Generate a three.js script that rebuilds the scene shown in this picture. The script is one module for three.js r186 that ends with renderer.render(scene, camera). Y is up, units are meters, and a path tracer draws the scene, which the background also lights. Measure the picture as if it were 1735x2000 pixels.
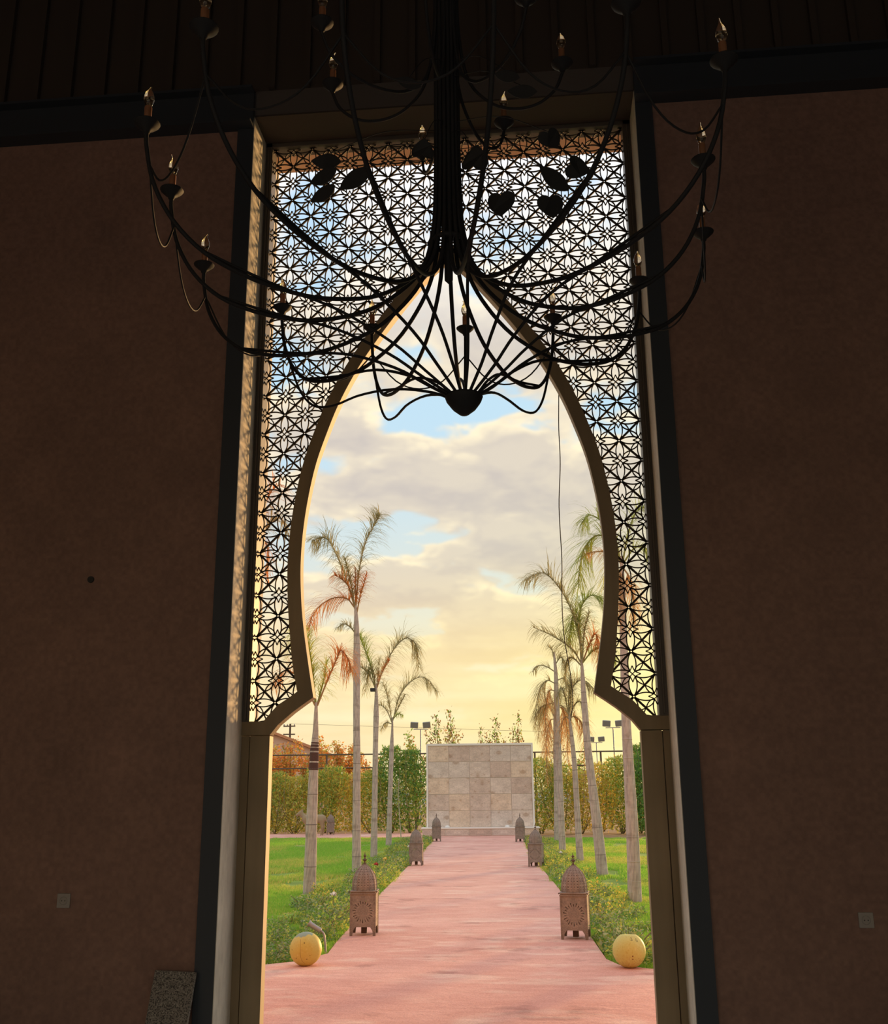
import * as THREE from 'three';
import { RoundedBoxGeometry } from 'three/addons/geometries/RoundedBoxGeometry.js';
import { mergeGeometries, toCreasedNormals } from 'three/addons/utils/BufferGeometryUtils.js';
import { MarchingCubes } from 'three/addons/objects/MarchingCubes.js';

// ------------------------------------------------------------------ camera, sky, sun, exposure
const scene = new THREE.Scene();
const camera = new THREE.PerspectiveCamera(53.25, 1735 / 2000, 0.05, 400);
camera.position.set(0, 1.6, 0);                       // a person standing in the hall
camera.up.set(0.0330, 0.9643, 0.2629);
camera.lookAt(-0.0874, 1.6 + 0.2648, -0.9603);

const V = (x, y, z) => new THREE.Vector3(x, y, z);
const clamp = (x, a = 0, b = 1) => Math.min(b, Math.max(a, x));
const smooth = (a, b, x) => { const t = clamp((x - a) / (b - a)); return t * t * (3 - 2 * t); };
const mix = (a, b, t) => a + (b - a) * t;
function rng(seed) { let s = seed >>> 0; return () => { s = (s + 0x6d2b79f5) | 0; let t = Math.imul(s ^ (s >>> 15), 1 | s); t = (t + Math.imul(t ^ (t >>> 7), 61 | t)) ^ t; return ((t ^ (t >>> 14)) >>> 0) / 4294967296; }; }
function hash2(ix, iy) { let h = Math.imul(ix, 374761393) ^ Math.imul(iy, 668265263); h = Math.imul(h ^ (h >>> 13), 1274126177); return ((h ^ (h >>> 16)) >>> 0) / 4294967296; }
function vnoise(x, y) {
  const ix = Math.floor(x), iy = Math.floor(y), fx = x - ix, fy = y - iy, u = fx * fx * (3 - 2 * fx), v = fy * fy * (3 - 2 * fy);
  return mix(mix(hash2(ix, iy), hash2(ix + 1, iy), u), mix(hash2(ix, iy + 1), hash2(ix + 1, iy + 1), u), v);
}
function fbm(x, y, oct) { let a = 0.5, s = 0, n = 0; for (let i = 0; i < oct; i++) { s += a * vnoise(x, y); n += a; x = x * 2.03 + 17.3; y = y * 2.03 - 9.1; a *= 0.5; } return s / n; }

const SUN_AZ = 26, SUN_EL = 4.2;                        // degrees right of the doorway's axis, above the horizon
const rad = Math.PI / 180;
const sunDir = V(Math.sin(SUN_AZ * rad) * Math.cos(SUN_EL * rad), Math.sin(SUN_EL * rad), -Math.cos(SUN_AZ * rad) * Math.cos(SUN_EL * rad));
const SKY_LEVEL = 1.0;
function skyTexture() {
  const W = 4096, H = 2048, data = new Float32Array(W * H * 4);
  // gaps and banks of the cloud deck, in degrees: azimuth, elevation, half width, half height, amount (minus = clear)
  const gaps = [[-8.4, 20.4, 2.4, 0.9, -0.30], [-11.7, 18.0, 1.9, 0.7, -0.30], [-4.1, 21.1, 2.4, 0.8, -0.28], [-2.9, 27.3, 1.2, 1.4, -0.28], [-7.2, 24.2, 1.2, 0.7, -0.2], [-10, 14.1, 1.5, 0.35, -0.22],
    [-5.7, 13.9, 1.2, 0.35, -0.22], [2.7, 18.6, 0.9, 1.1, -0.16], [-13.6, 31.9, 2.2, 2.4, -0.5], [-14.6, 23.7, 1.9, 1.8, -0.25], [-1, 14.9, 1.3, 0.35, -0.2], [5, 27.3, 1.3, 1.8, -0.18],
    [-2.4, 19.2, 3.0, 1.3, 0.2], [-10.2, 19.6, 1.9, 0.7, 0.16], [-9.6, 16.5, 3.0, 1.2, 0.2], [-1.2, 16.4, 4.0, 1.6, 0.16], [-5.7, 11.9, 7.5, 1.6, 0.14], [-5, 25.9, 1.7, 1.5, 0.14], [-0.1, 23.6, 1.7, 1.3, 0.12]];
  const low = [0.33, 0.29, 0.25];
  for (let row = 0; row < H; row++) {
    const up = ((row + 0.5) / H - 0.5) * Math.PI, el = up / rad, y = Math.sin(up), c = Math.cos(up);
    for (let col = 0; col < W; col++) {
      const o = (row * W + col) * 4; data[o + 3] = 1;
      if (y <= 0) { for (let k = 0; k < 3; k++) data[o + k] = low[k] * SKY_LEVEL; continue; }
      const a = ((col + 0.5) / W - 0.5) * 2 * Math.PI, x = Math.cos(a) * c, z = Math.sin(a) * c, az = Math.atan2(x, -z) / rad;
      const cs = x * sunDir.x + y * sunDir.y + z * sunDir.z;
      // clear air: blue aloft, pale cream towards the horizon, yellow round the sun
      const h = smooth(2, 22, el), glow = Math.exp(-(1 - cs) / 0.08) * Math.exp(-(((el - 4) / 9) ** 2)), wide = Math.exp(-(1 - cs) / 0.35);
      let r = mix(0.84, 0.50, h), g = mix(0.74, 0.71, h), b = mix(0.55, 0.88, h);
      const hi = smooth(24, 42, el); r = mix(r, 0.55, hi); g = mix(g, 0.74, hi); b = mix(b, 1.0, hi);
      // cloud deck on a plane above: thin edges let the light through, thick bases are grey
      const q = 1 / (y + 0.15), px = x * q * 3.1 + 11.3, pz = z * q * 3.1 + 4.7;
      let bias = 0.0;
      if (az > -26 && az < 16 && el < 42) for (const [ga, ge, gw, gh, am] of gaps) { const e = ((az - ga) / gw) ** 2 + ((el - ge) / gh) ** 2; if (e < 6) bias += 0.72 * am * Math.exp(-e); }
      bias += 0.10 * smooth(13, 6, el) + 0.06 * smooth(28, 36, el);
      const puff = (u, v) => { const wx = fbm(u * 1.7 + 31, v * 1.7, 3) - 0.5, wz = fbm(u * 1.7, v * 1.7 + 57, 3) - 0.5; u += 0.35 * wx; v += 0.35 * wz; return fbm(u, v, 4) + 0.30 * (0.5 - Math.abs(fbm(u * 3.1 + 3, v * 3.1, 4) * 2 - 1)) + 0.10 * (fbm(u * 13, v * 13, 3) - 0.5); };
      const d = puff(px, pz), upper = puff((px - 11.3) * 0.955 + 11.3, (pz - 4.7) * 0.955 + 4.7);
      const dens = d + bias, cover = smooth(0.45, 0.62, dens);
      const rim = clamp(0.5 + (d - upper) * 3.2), thin = 1 - smooth(0.56, 0.80, dens);
      const bright = clamp(0.10 + 0.62 * thin * (0.4 + rim) + 0.30 * (rim - 0.4));
      const warm = smooth(14, 5, el);
      let cr = mix(mix(0.58, 0.80, warm), mix(1.0, 0.98, warm), bright), cg = mix(mix(0.52, 0.60, warm), mix(0.87, 0.80, warm), bright), cb = mix(mix(0.50, 0.40, warm), mix(0.64, 0.48, warm), bright);
      const aloft = smooth(23, 34, el); cr = mix(cr, 0.98, aloft * 0.85); cg = mix(cg, 0.97, aloft * 0.85); cb = mix(cb, 1.0, aloft * 0.85);
      const veil = mix(0.97, 0.9, aloft); r = mix(r, cr, cover * veil); g = mix(g, cg, cover * veil); b = mix(b, cb, cover * veil);
      // streaky haze low over the horizon
      const band = smooth(12, 3, el), st = fbm(az * 0.10 + 5, el * 1.5, 5);
      r = mix(r, 0.93 + 0.2 * (st - 0.5), band * 0.75); g = mix(g, 0.75 + 0.28 * (st - 0.5), band * 0.75); b = mix(b, 0.47 + 0.3 * (st - 0.5), band * 0.75);
      r += glow * 0.26 + wide * 0.04; g += glow * 0.31 + wide * 0.03; b -= glow * 0.12 + wide * 0.02;
      data[o] = Math.max(0, r) * SKY_LEVEL; data[o + 1] = Math.max(0, g) * SKY_LEVEL; data[o + 2] = Math.max(0, b) * SKY_LEVEL;
    }
  }
  const t = new THREE.DataTexture(data, W, H, THREE.RGBAFormat, THREE.FloatType);
  t.mapping = THREE.EquirectangularReflectionMapping; t.magFilter = THREE.LinearFilter; t.minFilter = THREE.LinearFilter; t.wrapS = THREE.RepeatWrapping; t.needsUpdate = true;
  return t;
}
const sky = skyTexture();
scene.background = sky;
scene.environment = sky;

const sun = new THREE.DirectionalLight(new THREE.Color().setRGB(1.0, 0.56, 0.22), 4.4);
sun.position.copy(sunDir).multiplyScalar(60).add(V(-2, 1, -15));
sun.target.position.set(-2, 1, -15);
sun.castShadow = true; sun.shadow.radius = 10;
sun.shadow.mapSize.set(4096, 4096);
Object.assign(sun.shadow.camera, { left: -22, right: 22, top: 22, bottom: -22, near: 1, far: 140 });
scene.add(sun, sun.target);

const renderer = new THREE.WebGLRenderer({ antialias: true });
renderer.toneMapping = THREE.LinearToneMapping;
renderer.toneMappingExposure = 1.08;
renderer.shadowMap.enabled = true;

// ------------------------------------------------------------------ names, things, parts
const used = new Map();
function numbered(name) { const n = used.get(name) ?? 0; used.set(name, n + 1); return n ? name + '_' + String(n).padStart(3, '0') : name; }
function tag(o, label, category, group) { o.userData.label = label; if (category) o.userData.category = category; if (group) o.userData.group = group; return o; }
function thing(name, label, category, [x, y, z] = [0, 0, 0], turn = 0, group) {
  const o = new THREE.Group(); o.name = numbered(name); o.position.set(x, y, z); o.rotation.y = turn; scene.add(o);
  return tag(o, label, category, group);
}
function part(name, geometry, material, parent) {
  const m = new THREE.Mesh(Array.isArray(geometry) ? merge(geometry) : geometry, material);
  m.castShadow = m.receiveShadow = true;
  m.name = parent === scene ? numbered(name) : name;
  if (parent !== scene) { const same = parent.children.filter((c) => c.name.replace(/_\d{3}$/, '') === name).length; if (same) m.name = name + '_' + String(same).padStart(3, '0'); }
  parent.add(m); return m;
}
function struct(name, geometry, material) { const m = part(name, geometry, material, scene); m.userData.kind = 'structure'; return m; }
function stuff(o) { o.userData.kind = 'stuff'; return o; }
function copyOf(root, [x, y, z], turn, label, group, s = 1) {
  const r = root.clone(); r.name = numbered(root.name.replace(/_\d{3}$/, '')); r.position.set(x, y, z); r.rotation.y = turn; r.scale.setScalar(s);
  r.userData = { ...root.userData, label }; if (group) r.userData.group = group;
  scene.add(r); return r;
}

// ------------------------------------------------------------------ geometry helpers
function plain(g) { g = g.index ? g.toNonIndexed() : g; for (const k of Object.keys(g.attributes)) if (!['position', 'normal', 'uv', 'color'].includes(k)) g.deleteAttribute(k); return g; }
function merge(list) {
  const l = list.map(plain), col = l.some((g) => g.attributes.color);
  for (const g of l) {
    if (!g.attributes.uv) g.setAttribute('uv', new THREE.BufferAttribute(new Float32Array(g.attributes.position.count * 2), 2));
    if (col && !g.attributes.color) g.setAttribute('color', new THREE.BufferAttribute(new Float32Array(g.attributes.position.count * 3).fill(1), 3));
  }
  return l.length === 1 ? l[0] : mergeGeometries(l);
}
function metreUV(g, s = 1) {                           // uv in metres, by the way each face points
  g = plain(g); const p = g.attributes.position, n = g.attributes.normal, uv = new Float32Array(p.count * 2);
  for (let i = 0; i < p.count; i++) {
    const ax = Math.abs(n.getX(i)), ay = Math.abs(n.getY(i)), az = Math.abs(n.getZ(i));
    const [u, v] = ay >= ax && ay >= az ? [p.getX(i), p.getZ(i)] : ax >= az ? [p.getZ(i), p.getY(i)] : [p.getX(i), p.getY(i)];
    uv[i * 2] = u * s; uv[i * 2 + 1] = v * s;
  }
  g.setAttribute('uv', new THREE.BufferAttribute(uv, 2)); return g;
}
function box(x0, x1, y0, y1, z0, z1, r = 0) {
  const w = x1 - x0, h = y1 - y0, d = z1 - z0;
  const g = r ? new RoundedBoxGeometry(w, h, d, 1, r) : new THREE.BoxGeometry(w, h, d);
  g.translate((x0 + x1) / 2, (y0 + y1) / 2, (z0 + z1) / 2); return metreUV(g);
}
function sweep(points, radii, seg = 24, radial = 8, tension = 0.5, straight = false) {   // round bar along a curve, tapering, with closed ends
  const curve = straight ? null : new THREE.CatmullRomCurve3(points, false, 'catmullrom', tension);
  const P = [], R = [];
  if (straight) { points.forEach((p, i) => { P.push(p); R.push(radii[i] ?? radii[0]); }); }
  else for (let i = 0; i <= seg; i++) { const t = i / seg; P.push(curve.getPoint(t)); const f = t * (radii.length - 1), k = Math.min(radii.length - 2, Math.floor(f)); R.push(radii.length === 1 ? radii[0] : mix(radii[k], radii[k + 1], f - k)); }
  const n = P.length, pos = [], nor = [], uv = [], idx = []; let N = null, len = 0;
  for (let i = 0; i < n; i++) {
    const T = P[Math.min(n - 1, i + 1)].clone().sub(P[Math.max(0, i - 1)]).normalize();
    if (!N) { N = Math.abs(T.y) > 0.9 ? V(1, 0, 0) : V(0, 1, 0); } N = N.clone().sub(T.clone().multiplyScalar(N.dot(T))).normalize();
    const B = T.clone().cross(N); if (i) len += P[i].distanceTo(P[i - 1]);
    for (let j = 0; j <= radial; j++) {
      const a = (j / radial) * Math.PI * 2, d = N.clone().multiplyScalar(Math.cos(a)).addScaledVector(B, Math.sin(a));
      pos.push(P[i].x + d.x * R[i], P[i].y + d.y * R[i], P[i].z + d.z * R[i]); nor.push(d.x, d.y, d.z); uv.push((j / radial) * R[i] * 6.28, len);
    }
  }
  const w = radial + 1;
  for (let i = 0; i < n - 1; i++) for (let j = 0; j < radial; j++) { const a = i * w + j, b = a + w; idx.push(a, a + 1, b, b, a + 1, b + 1); }
  for (const [i, s] of [[0, -1], [n - 1, 1]]) {
    const T = (i ? P[n - 1].clone().sub(P[n - 2]) : P[1].clone().sub(P[0])).normalize().multiplyScalar(s), c = pos.length / 3;
    pos.push(P[i].x, P[i].y, P[i].z); nor.push(T.x, T.y, T.z); uv.push(0, 0);
    for (let j = 0; j <= radial; j++) { const k = (i * w + j) * 3; pos.push(pos[k], pos[k + 1], pos[k + 2]); nor.push(T.x, T.y, T.z); uv.push(0, 0); }
    for (let j = 0; j < radial; j++) s > 0 ? idx.push(c, c + 1 + j, c + 2 + j) : idx.push(c, c + 2 + j, c + 1 + j);
  }
  const g = new THREE.BufferGeometry();
  g.setAttribute('position', new THREE.Float32BufferAttribute(pos, 3)); g.setAttribute('normal', new THREE.Float32BufferAttribute(nor, 3)); g.setAttribute('uv', new THREE.Float32BufferAttribute(uv, 2)); g.setIndex(idx);
  // keep the triangles facing outwards
  return fixWinding(g);
}
function fixWinding(g) {
  const p = g.attributes.position, n = g.attributes.normal, ix = g.index.array, a = V(), b = V(), c = V(), m = V();
  for (let i = 0; i < ix.length; i += 3) {
    a.fromBufferAttribute(p, ix[i]); b.fromBufferAttribute(p, ix[i + 1]); c.fromBufferAttribute(p, ix[i + 2]);
    m.set(n.getX(ix[i]) + n.getX(ix[i + 1]) + n.getX(ix[i + 2]), n.getY(ix[i]) + n.getY(ix[i + 1]) + n.getY(ix[i + 2]), n.getZ(ix[i]) + n.getZ(ix[i + 1]) + n.getZ(ix[i + 2]));
    if (b.sub(a).cross(c.sub(a)).dot(m) < 0) { const t = ix[i + 1]; ix[i + 1] = ix[i + 2]; ix[i + 2] = t; }
  }
  return g;
}
const lathe = (pts, seg = 16) => new THREE.LatheGeometry(pts.map(([r, y]) => new THREE.Vector2(Math.max(r, 0.0001), y)), seg);
function shapeOf(pts) { const s = new THREE.Shape(); pts.forEach(([x, y], i) => (i ? s.lineTo(x, y) : s.moveTo(x, y))); s.closePath(); return s; }
function extrude(shape, depth, zFront, bevel = 0) {    // front face at zFront, going back along -z
  const g = new THREE.ExtrudeGeometry(shape, { depth: depth - 2 * bevel, bevelEnabled: bevel > 0, bevelSize: bevel, bevelThickness: bevel, bevelOffset: -bevel, bevelSegments: 1, curveSegments: 12 });
  g.translate(0, 0, zFront - depth + bevel); return metreUV(g);
}

// ------------------------------------------------------------------ textures and materials
function texture(size, f, srgb = true, metres = 1) {   // f(u, v) -> [r, g, b] 0..255, u and v in 0..1
  const d = new Uint8Array(size * size * 4);
  for (let j = 0; j < size; j++) for (let i = 0; i < size; i++) { const c = f(i / size, j / size), o = (j * size + i) * 4; d[o] = clamp(c[0], 0, 255); d[o + 1] = clamp(c[1], 0, 255); d[o + 2] = clamp(c[2], 0, 255); d[o + 3] = 255; }
  const t = new THREE.DataTexture(d, size, size); t.magFilter = THREE.LinearFilter; t.wrapS = t.wrapT = THREE.MirroredRepeatWrapping;
  if (srgb) t.colorSpace = THREE.SRGBColorSpace; t.repeat.set(1 / metres, 1 / metres); t.needsUpdate = true; return t;
}
const M3 = (o) => new THREE.MeshPhysicalMaterial(o);
const rgb = (r, g, b) => new THREE.Color().setRGB(r, g, b);

const plasterBump = texture(512, (u, v) => { const n = 255 * (0.6 * fbm(u * 60, v * 60, 4) + 0.4 * fbm(u * 9, v * 9, 3)); return [n, n, n]; }, false, 1.2);
const plasterTex = texture(512, (u, v) => { const n = fbm(u * 5, v * 5, 5) - 0.5, k = fbm(u * 70 + 9, v * 70, 3) - 0.5; return [160 + 26 * n + 30 * k, 128 + 20 * n + 24 * k, 114 + 18 * n + 20 * k]; }, true, 1.8);
const wallMat = M3({ name: 'wall_plaster', map: plasterTex, bumpMap: plasterBump, bumpScale: 0.004, roughness: 0.92 });
const facadeMat = M3({ name: 'outer_plaster', color: rgb(0.62, 0.42, 0.32), bumpMap: plasterBump, bumpScale: 0.004, roughness: 0.95 });
const revealTex = texture(512, (u, v) => { const n = fbm(u * 5, v * 5, 5) - 0.5, k = fbm(u * 40 + 3, v * 18, 4) - 0.5; return [222 + 36 * n + 34 * k, 216 + 36 * n + 34 * k, 202 + 36 * n + 32 * k]; }, true, 1.4);
const revealMat = M3({ name: 'reveal_plaster', map: revealTex, bumpMap: plasterBump, bumpScale: 0.003, roughness: 0.9 });
const steelMat = M3({ name: 'dark_steel', color: rgb(0.055, 0.068, 0.085), roughness: 0.55, metalness: 0.2 });
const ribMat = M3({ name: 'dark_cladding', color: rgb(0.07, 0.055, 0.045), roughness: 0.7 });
const goldTex = texture(512, (u, v) => { const n = fbm(u * 3, v * 5, 5) - 0.5, k = fbm(u * 60, v * 6 + 4, 3) - 0.5; return [156 + 30 * n + 16 * k, 138 + 28 * n + 14 * k, 108 + 26 * n + 12 * k]; }, true, 2);
const goldMat = M3({ name: 'bronze_paint', map: goldTex, roughness: 0.62 });
const railMat = M3({ name: 'shaded_bronze', color: rgb(0.11, 0.095, 0.08), roughness: 0.5 });  // same bronze as the arch; the dimmer light up here is put into the colour
const screenMat = M3({ name: 'screen_paint', color: rgb(0.07, 0.056, 0.045), roughness: 0.7, specularIntensity: 0.5 });
const ironMat = M3({ name: 'black_iron', color: rgb(0.03, 0.032, 0.036), roughness: 0.62, specularIntensity: 0.45 });
const pathTex = texture(1024, (u, v) => {
  const big = fbm(u * 6, v * 10, 5) - 0.5, streak = fbm(u * 34, v * 92 + 4 * fbm(u * 6, v * 6, 3), 5) - 0.5, grit = hash2(Math.floor(u * 1024), Math.floor(v * 1024)) - 0.5, pale = smooth(0.52, 0.78, fbm(u * 12 + 40, v * 26, 6)), dirt = smooth(0.66, 0.8, fbm(u * 14 + 7, v * 16 + 8, 5));
  const r = 220 + 26 * big + 20 * streak + 28 * grit + 10 * pale - 26 * dirt, g = 162 + 34 * big + 22 * streak + 28 * grit + 24 * pale - 22 * dirt, b = 146 + 32 * big + 22 * streak + 28 * grit + 22 * pale - 20 * dirt;
  return [r, g, b];
}, true, 6);
const pathBump = texture(512, (u, v) => { const n = 255 * (0.5 * fbm(u * 60, v * 120, 4) + 0.5 * fbm(u * 110, v * 110, 3)); return [n, n, n]; }, false, 3);
const pathMat = M3({ name: 'pink_concrete', map: pathTex, bumpMap: pathBump, bumpScale: 0.004, roughness: 0.85 });
const soilTex = texture(512, (u, v) => { const n = fbm(u * 9, v * 9, 6) - 0.5, k = hash2(Math.floor(u * 512), Math.floor(v * 512)) - 0.5; return [150 + 70 * n + 30 * k, 118 + 60 * n + 26 * k, 84 + 50 * n + 22 * k]; }, true, 4);
const soilMat = M3({ name: 'soil', map: soilTex, roughness: 1 });
const turfTex = texture(512, (u, v) => { const n = fbm(u * 12, v * 12, 5) - 0.5, k = hash2(Math.floor(u * 512), Math.floor(v * 512)) - 0.5, dry = smooth(0.6, 0.75, fbm(u * 5 + 2, v * 5, 4)); return [122 + 50 * n + 30 * k + 50 * dry, 146 + 50 * n + 30 * k + 10 * dry, 52 + 20 * n + 14 * k + 30 * dry]; }, true, 4);
const turfMat = M3({ name: 'turf', map: turfTex, roughness: 1 });
const barkTex = texture(512, (u, v) => { const n = fbm(u * 3, v * 14, 5) - 0.5, k = fbm(u * 60, v * 7, 4) - 0.5, s = smooth(0.62, 0.72, fbm(u * 8 + 5, v * 8 + 1, 4)); return [184 + 34 * n + 64 * k - 10 * s, 170 + 32 * n + 60 * k - 11 * s, 160 + 30 * n + 54 * k - 12 * s]; }, true, 1);
const barkMat = M3({ name: 'palm_bark', map: barkTex, bumpMap: texture(256, (u, v) => { const n = 255 * fbm(u * 40, v * 6, 4); return [n, n, n]; }, false, 0.6), bumpScale: 0.01, roughness: 0.95 });
const scarMat = M3({ name: 'bark_scar', color: rgb(0.20, 0.165, 0.145), roughness: 1 });
const paleScarMat = M3({ name: 'pale_bark_ring', color: rgb(0.55, 0.48, 0.42), roughness: 1 });
const rawBarkMat = M3({ name: 'raw_brown_bark', color: rgb(0.10, 0.05, 0.04), bumpMap: plasterBump, bumpScale: 0.01, roughness: 1 });
const leafMat = M3({ name: 'leaf', vertexColors: true, specularIntensity: 0.25, roughness: 0.8, transmission: 0.55, side: THREE.DoubleSide });
const stemMat = M3({ name: 'plant_stem', color: rgb(0.22, 0.19, 0.10), roughness: 0.9 });
const rustTex = texture(512, (u, v) => { const n = fbm(u * 7, v * 7, 6) - 0.5, k = fbm(u * 60, v * 60, 3) - 0.5; return [148 + 50 * n + 40 * k, 131 + 44 * n + 38 * k, 119 + 38 * n + 34 * k]; }, true, 0.5);
const rustMat = M3({ name: 'rusted_sheet', map: rustTex, roughness: 0.85, side: THREE.DoubleSide });
const rustDark = M3({ name: 'dark_rust', color: rgb(0.12, 0.075, 0.055), roughness: 0.9 });
const stoneTex = texture(512, (u, v) => { const n = fbm(u * 4, v * 9, 6) - 0.5, k = fbm(u * 34 + 8, v * 34, 4) - 0.5, pit = smooth(0.68, 0.8, fbm(u * 26, v * 40, 4)), st = smooth(0.62, 0.8, fbm(u * 3 + 6, v * 3 + 2, 5)); return [216 + 40 * n + 34 * k - 18 * pit - 30 * st, 198 + 40 * n + 34 * k - 18 * pit - 38 * st, 184 + 38 * n + 32 * k - 18 * pit - 44 * st]; }, true, 1.1);
const stoneMats = [[1, 1, 1], [0.92, 0.88, 0.86], [0.96, 0.98, 1.0], [1.05, 0.99, 0.9], [0.86, 0.8, 0.78]].map((c) => M3({ name: 'travertine', map: stoneTex, color: rgb(...c), roughness: 0.7 }));
const groutMat = M3({ name: 'grout', color: rgb(0.72, 0.66, 0.56), roughness: 0.95 });
const paleStone = M3({ name: 'pale_stone', color: rgb(0.84, 0.79, 0.72), bumpMap: plasterBump, bumpScale: 0.002, roughness: 0.8 });
const plasticMat = M3({ name: 'socket_plastic', color: rgb(0.45, 0.42, 0.38), roughness: 0.5 });
const darkPlastic = M3({ name: 'dark_plastic', color: rgb(0.03, 0.03, 0.03), roughness: 0.6 });
const greyMetal = M3({ name: 'grey_metal', color: rgb(0.36, 0.36, 0.37), roughness: 0.5, metalness: 0.3 });
const fenceMat = M3({ name: 'brown_rail', color: rgb(0.12, 0.085, 0.06), roughness: 0.8 });
const glassMat = M3({ name: 'amber_glass', color: rgb(1.0, 0.8, 0.56), roughness: 0.04, transmission: 1, thickness: 0.02, ior: 1.5 });
const sleeveMat = M3({ name: 'candle_sleeve', color: rgb(0.42, 0.2, 0.1), roughness: 0.35, transmission: 0.3, thickness: 0 });
const whiteMat = M3({ name: 'white_plastic', color: rgb(0.8, 0.78, 0.74), roughness: 0.5 });

// ------------------------------------------------------------------ the hall
const CX = -0.55, OPEN = 1.332, TOP = 6.245;          // middle, half width and head of the doorway opening
const ZI = -6.12, ZO = -6.80;                          // inner and outer face of the front wall
{
  const w = shapeOf([[-7.2, 0], [CX - OPEN, 0], [CX - OPEN, TOP], [CX + OPEN, TOP], [CX + OPEN, 0], [6.7, 0], [6.7, 7.9], [-7.2, 7.9]]);
  struct('wall_front', extrude(w, ZI - ZO - 0.03, ZI), wallMat);
  struct('trim_1', extrude(w, 0.03, ZO + 0.03), facadeMat);                 // outer render of the front wall
  // smooth lining of the opening
  struct('trim_2', box(CX - OPEN, CX - OPEN + 0.004, 0, TOP - 0.004, ZO, ZI + 0.02), revealMat);
  struct('trim_3', box(CX + OPEN - 0.004, CX + OPEN, 0, TOP - 0.004, ZO, ZI + 0.02), revealMat);
  struct('trim_5', box(CX - OPEN, CX + OPEN, TOP - 0.012, TOP, -6.41, ZI + 0.02), ribMat);
  struct('trim_4', box(CX - OPEN, CX + OPEN, TOP - 0.004, TOP, ZO, -6.54), M3({ name: 'soffit_plaster', color: rgb(0.72, 0.48, 0.32), bumpMap: plasterBump, bumpScale: 0.004, roughness: 0.95 }));
  const paleWall = M3({ name: 'pale_plaster', color: rgb(0.62, 0.54, 0.46), bumpMap: plasterBump, bumpScale: 0.003, roughness: 0.95 });
  struct('wall_left', box(-7.4, -7.2, 0, 7.9, ZO, 5.0), paleWall);
  struct('wall_right', box(6.7, 6.9, 0, 7.9, ZO, 5.0), paleWall);
  // the hall's back wall, with three unseen openings added to brighten the room
  const back = shapeOf([[-7.4, 0], [6.9, 0], [6.9, 7.9], [-7.4, 7.9]]);
  for (const c of [-4.7, -0.3, 4.1]) { const h = new THREE.Path(); [[c - 1.35, 0.5], [c + 1.35, 0.5], [c + 1.35, 5.4], [c - 1.35, 5.4]].forEach(([x, y], i) => (i ? h.lineTo(x, y) : h.moveTo(x, y))); h.closePath(); back.holes.push(h); }
  struct('wall_back', extrude(back, 0.3, 5.3), paleWall);
  struct('ceiling', box(-7.4, 6.9, 7.9, 8.1, ZO, 5.3), ribMat);
  struct('floor', box(-7.2, 6.7, -0.12, 0, -6.8, 5.0), M3({ name: 'hall_floor', color: rgb(0.42, 0.42, 0.40), bumpMap: plasterBump, bumpScale: 0.001, roughness: 0.6 }));
}
// steel posts beside the doorway and the beam carried by them
for (const s of [-1, 1]) {
  const a = CX + s * OPEN, b = a + s * 0.115;
  const t = thing('steel_post', s < 0 ? 'dark steel post up the left edge of the doorway opening' : 'dark steel post up the right edge of the doorway opening', 'post', [(a + b) / 2, 0, ZI]);
  part('web', box(-0.0575, 0.0575, 0, 6.14, 0.002, 0.022), steelMat, t);
}
for (const [x0, x1, l] of [[-7.2, CX - OPEN, 'dark steel beam across the wall left of the doorway'], [CX + OPEN, 6.7, 'dark steel beam across the wall right of the doorway']]) {
  const t = thing('steel_beam', l, 'beam', [(x0 + x1) / 2, 6.14, ZI]), h = (x1 - x0) / 2;
  part('web', box(-h, h, 0.02, 0.27, 0, 0.05), steelMat, t);
  part('flange', box(-h, h, 0, 0.02, 0, 0.12), steelMat, t);
  part('flange', box(-h, h, 0.27, 0.29, 0, 0.12), steelMat, t);
}
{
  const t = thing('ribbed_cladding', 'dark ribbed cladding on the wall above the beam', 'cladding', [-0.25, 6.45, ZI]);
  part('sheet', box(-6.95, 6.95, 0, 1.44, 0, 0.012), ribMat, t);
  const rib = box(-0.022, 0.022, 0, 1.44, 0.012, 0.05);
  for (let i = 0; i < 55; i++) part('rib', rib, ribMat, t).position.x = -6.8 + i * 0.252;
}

struct('trim_6', box(CX - OPEN, CX + OPEN, TOP + 0.004, 6.448, ZI + 0.001, ZI + 0.016), M3({ name: 'lintel_darkening_sheet', color: rgb(0.13, 0.115, 0.105), bumpMap: plasterBump, bumpScale: 0.002, roughness: 0.9 }));  // sheet added to darken the wall above the doorway, shade put into its colour

// ------------------------------------------------------------------ the pointed arch with its pierced screen
const AX = -0.545, ZS = -6.45;
const INNER = [[0, 5.215], [0.1, 5.125], [0.235, 4.97], [0.42, 4.725], [0.56, 4.52], [0.655, 4.36], [0.757, 4.15], [0.83, 3.955], [0.9, 3.735], [0.95, 3.48], [0.977, 3.25], [0.985, 3.03], [0.975, 2.82], [0.957, 2.65], [0.925, 2.445], [0.879, 2.186]];
const CUSP = [[0.94, 2.145], [1.01, 2.095], [1.1, 2.02], [1.15, 1.957]];
const OUTER = [[0, 5.35], [0.17, 5.175], [0.305, 5.015], [0.49, 4.77], [0.633, 4.56], [0.73, 4.4], [0.835, 4.187], [0.912, 3.985], [0.985, 3.755], [1.036, 3.495], [1.064, 3.26], [1.073, 3.03], [1.064, 2.81], [1.046, 2.62], [1.02, 2.4], [0.984, 2.224]];
const CUSPO = [[1.047, 2.18], [1.107, 2.142], [1.161, 2.083], [1.195, 2.043]];
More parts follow.
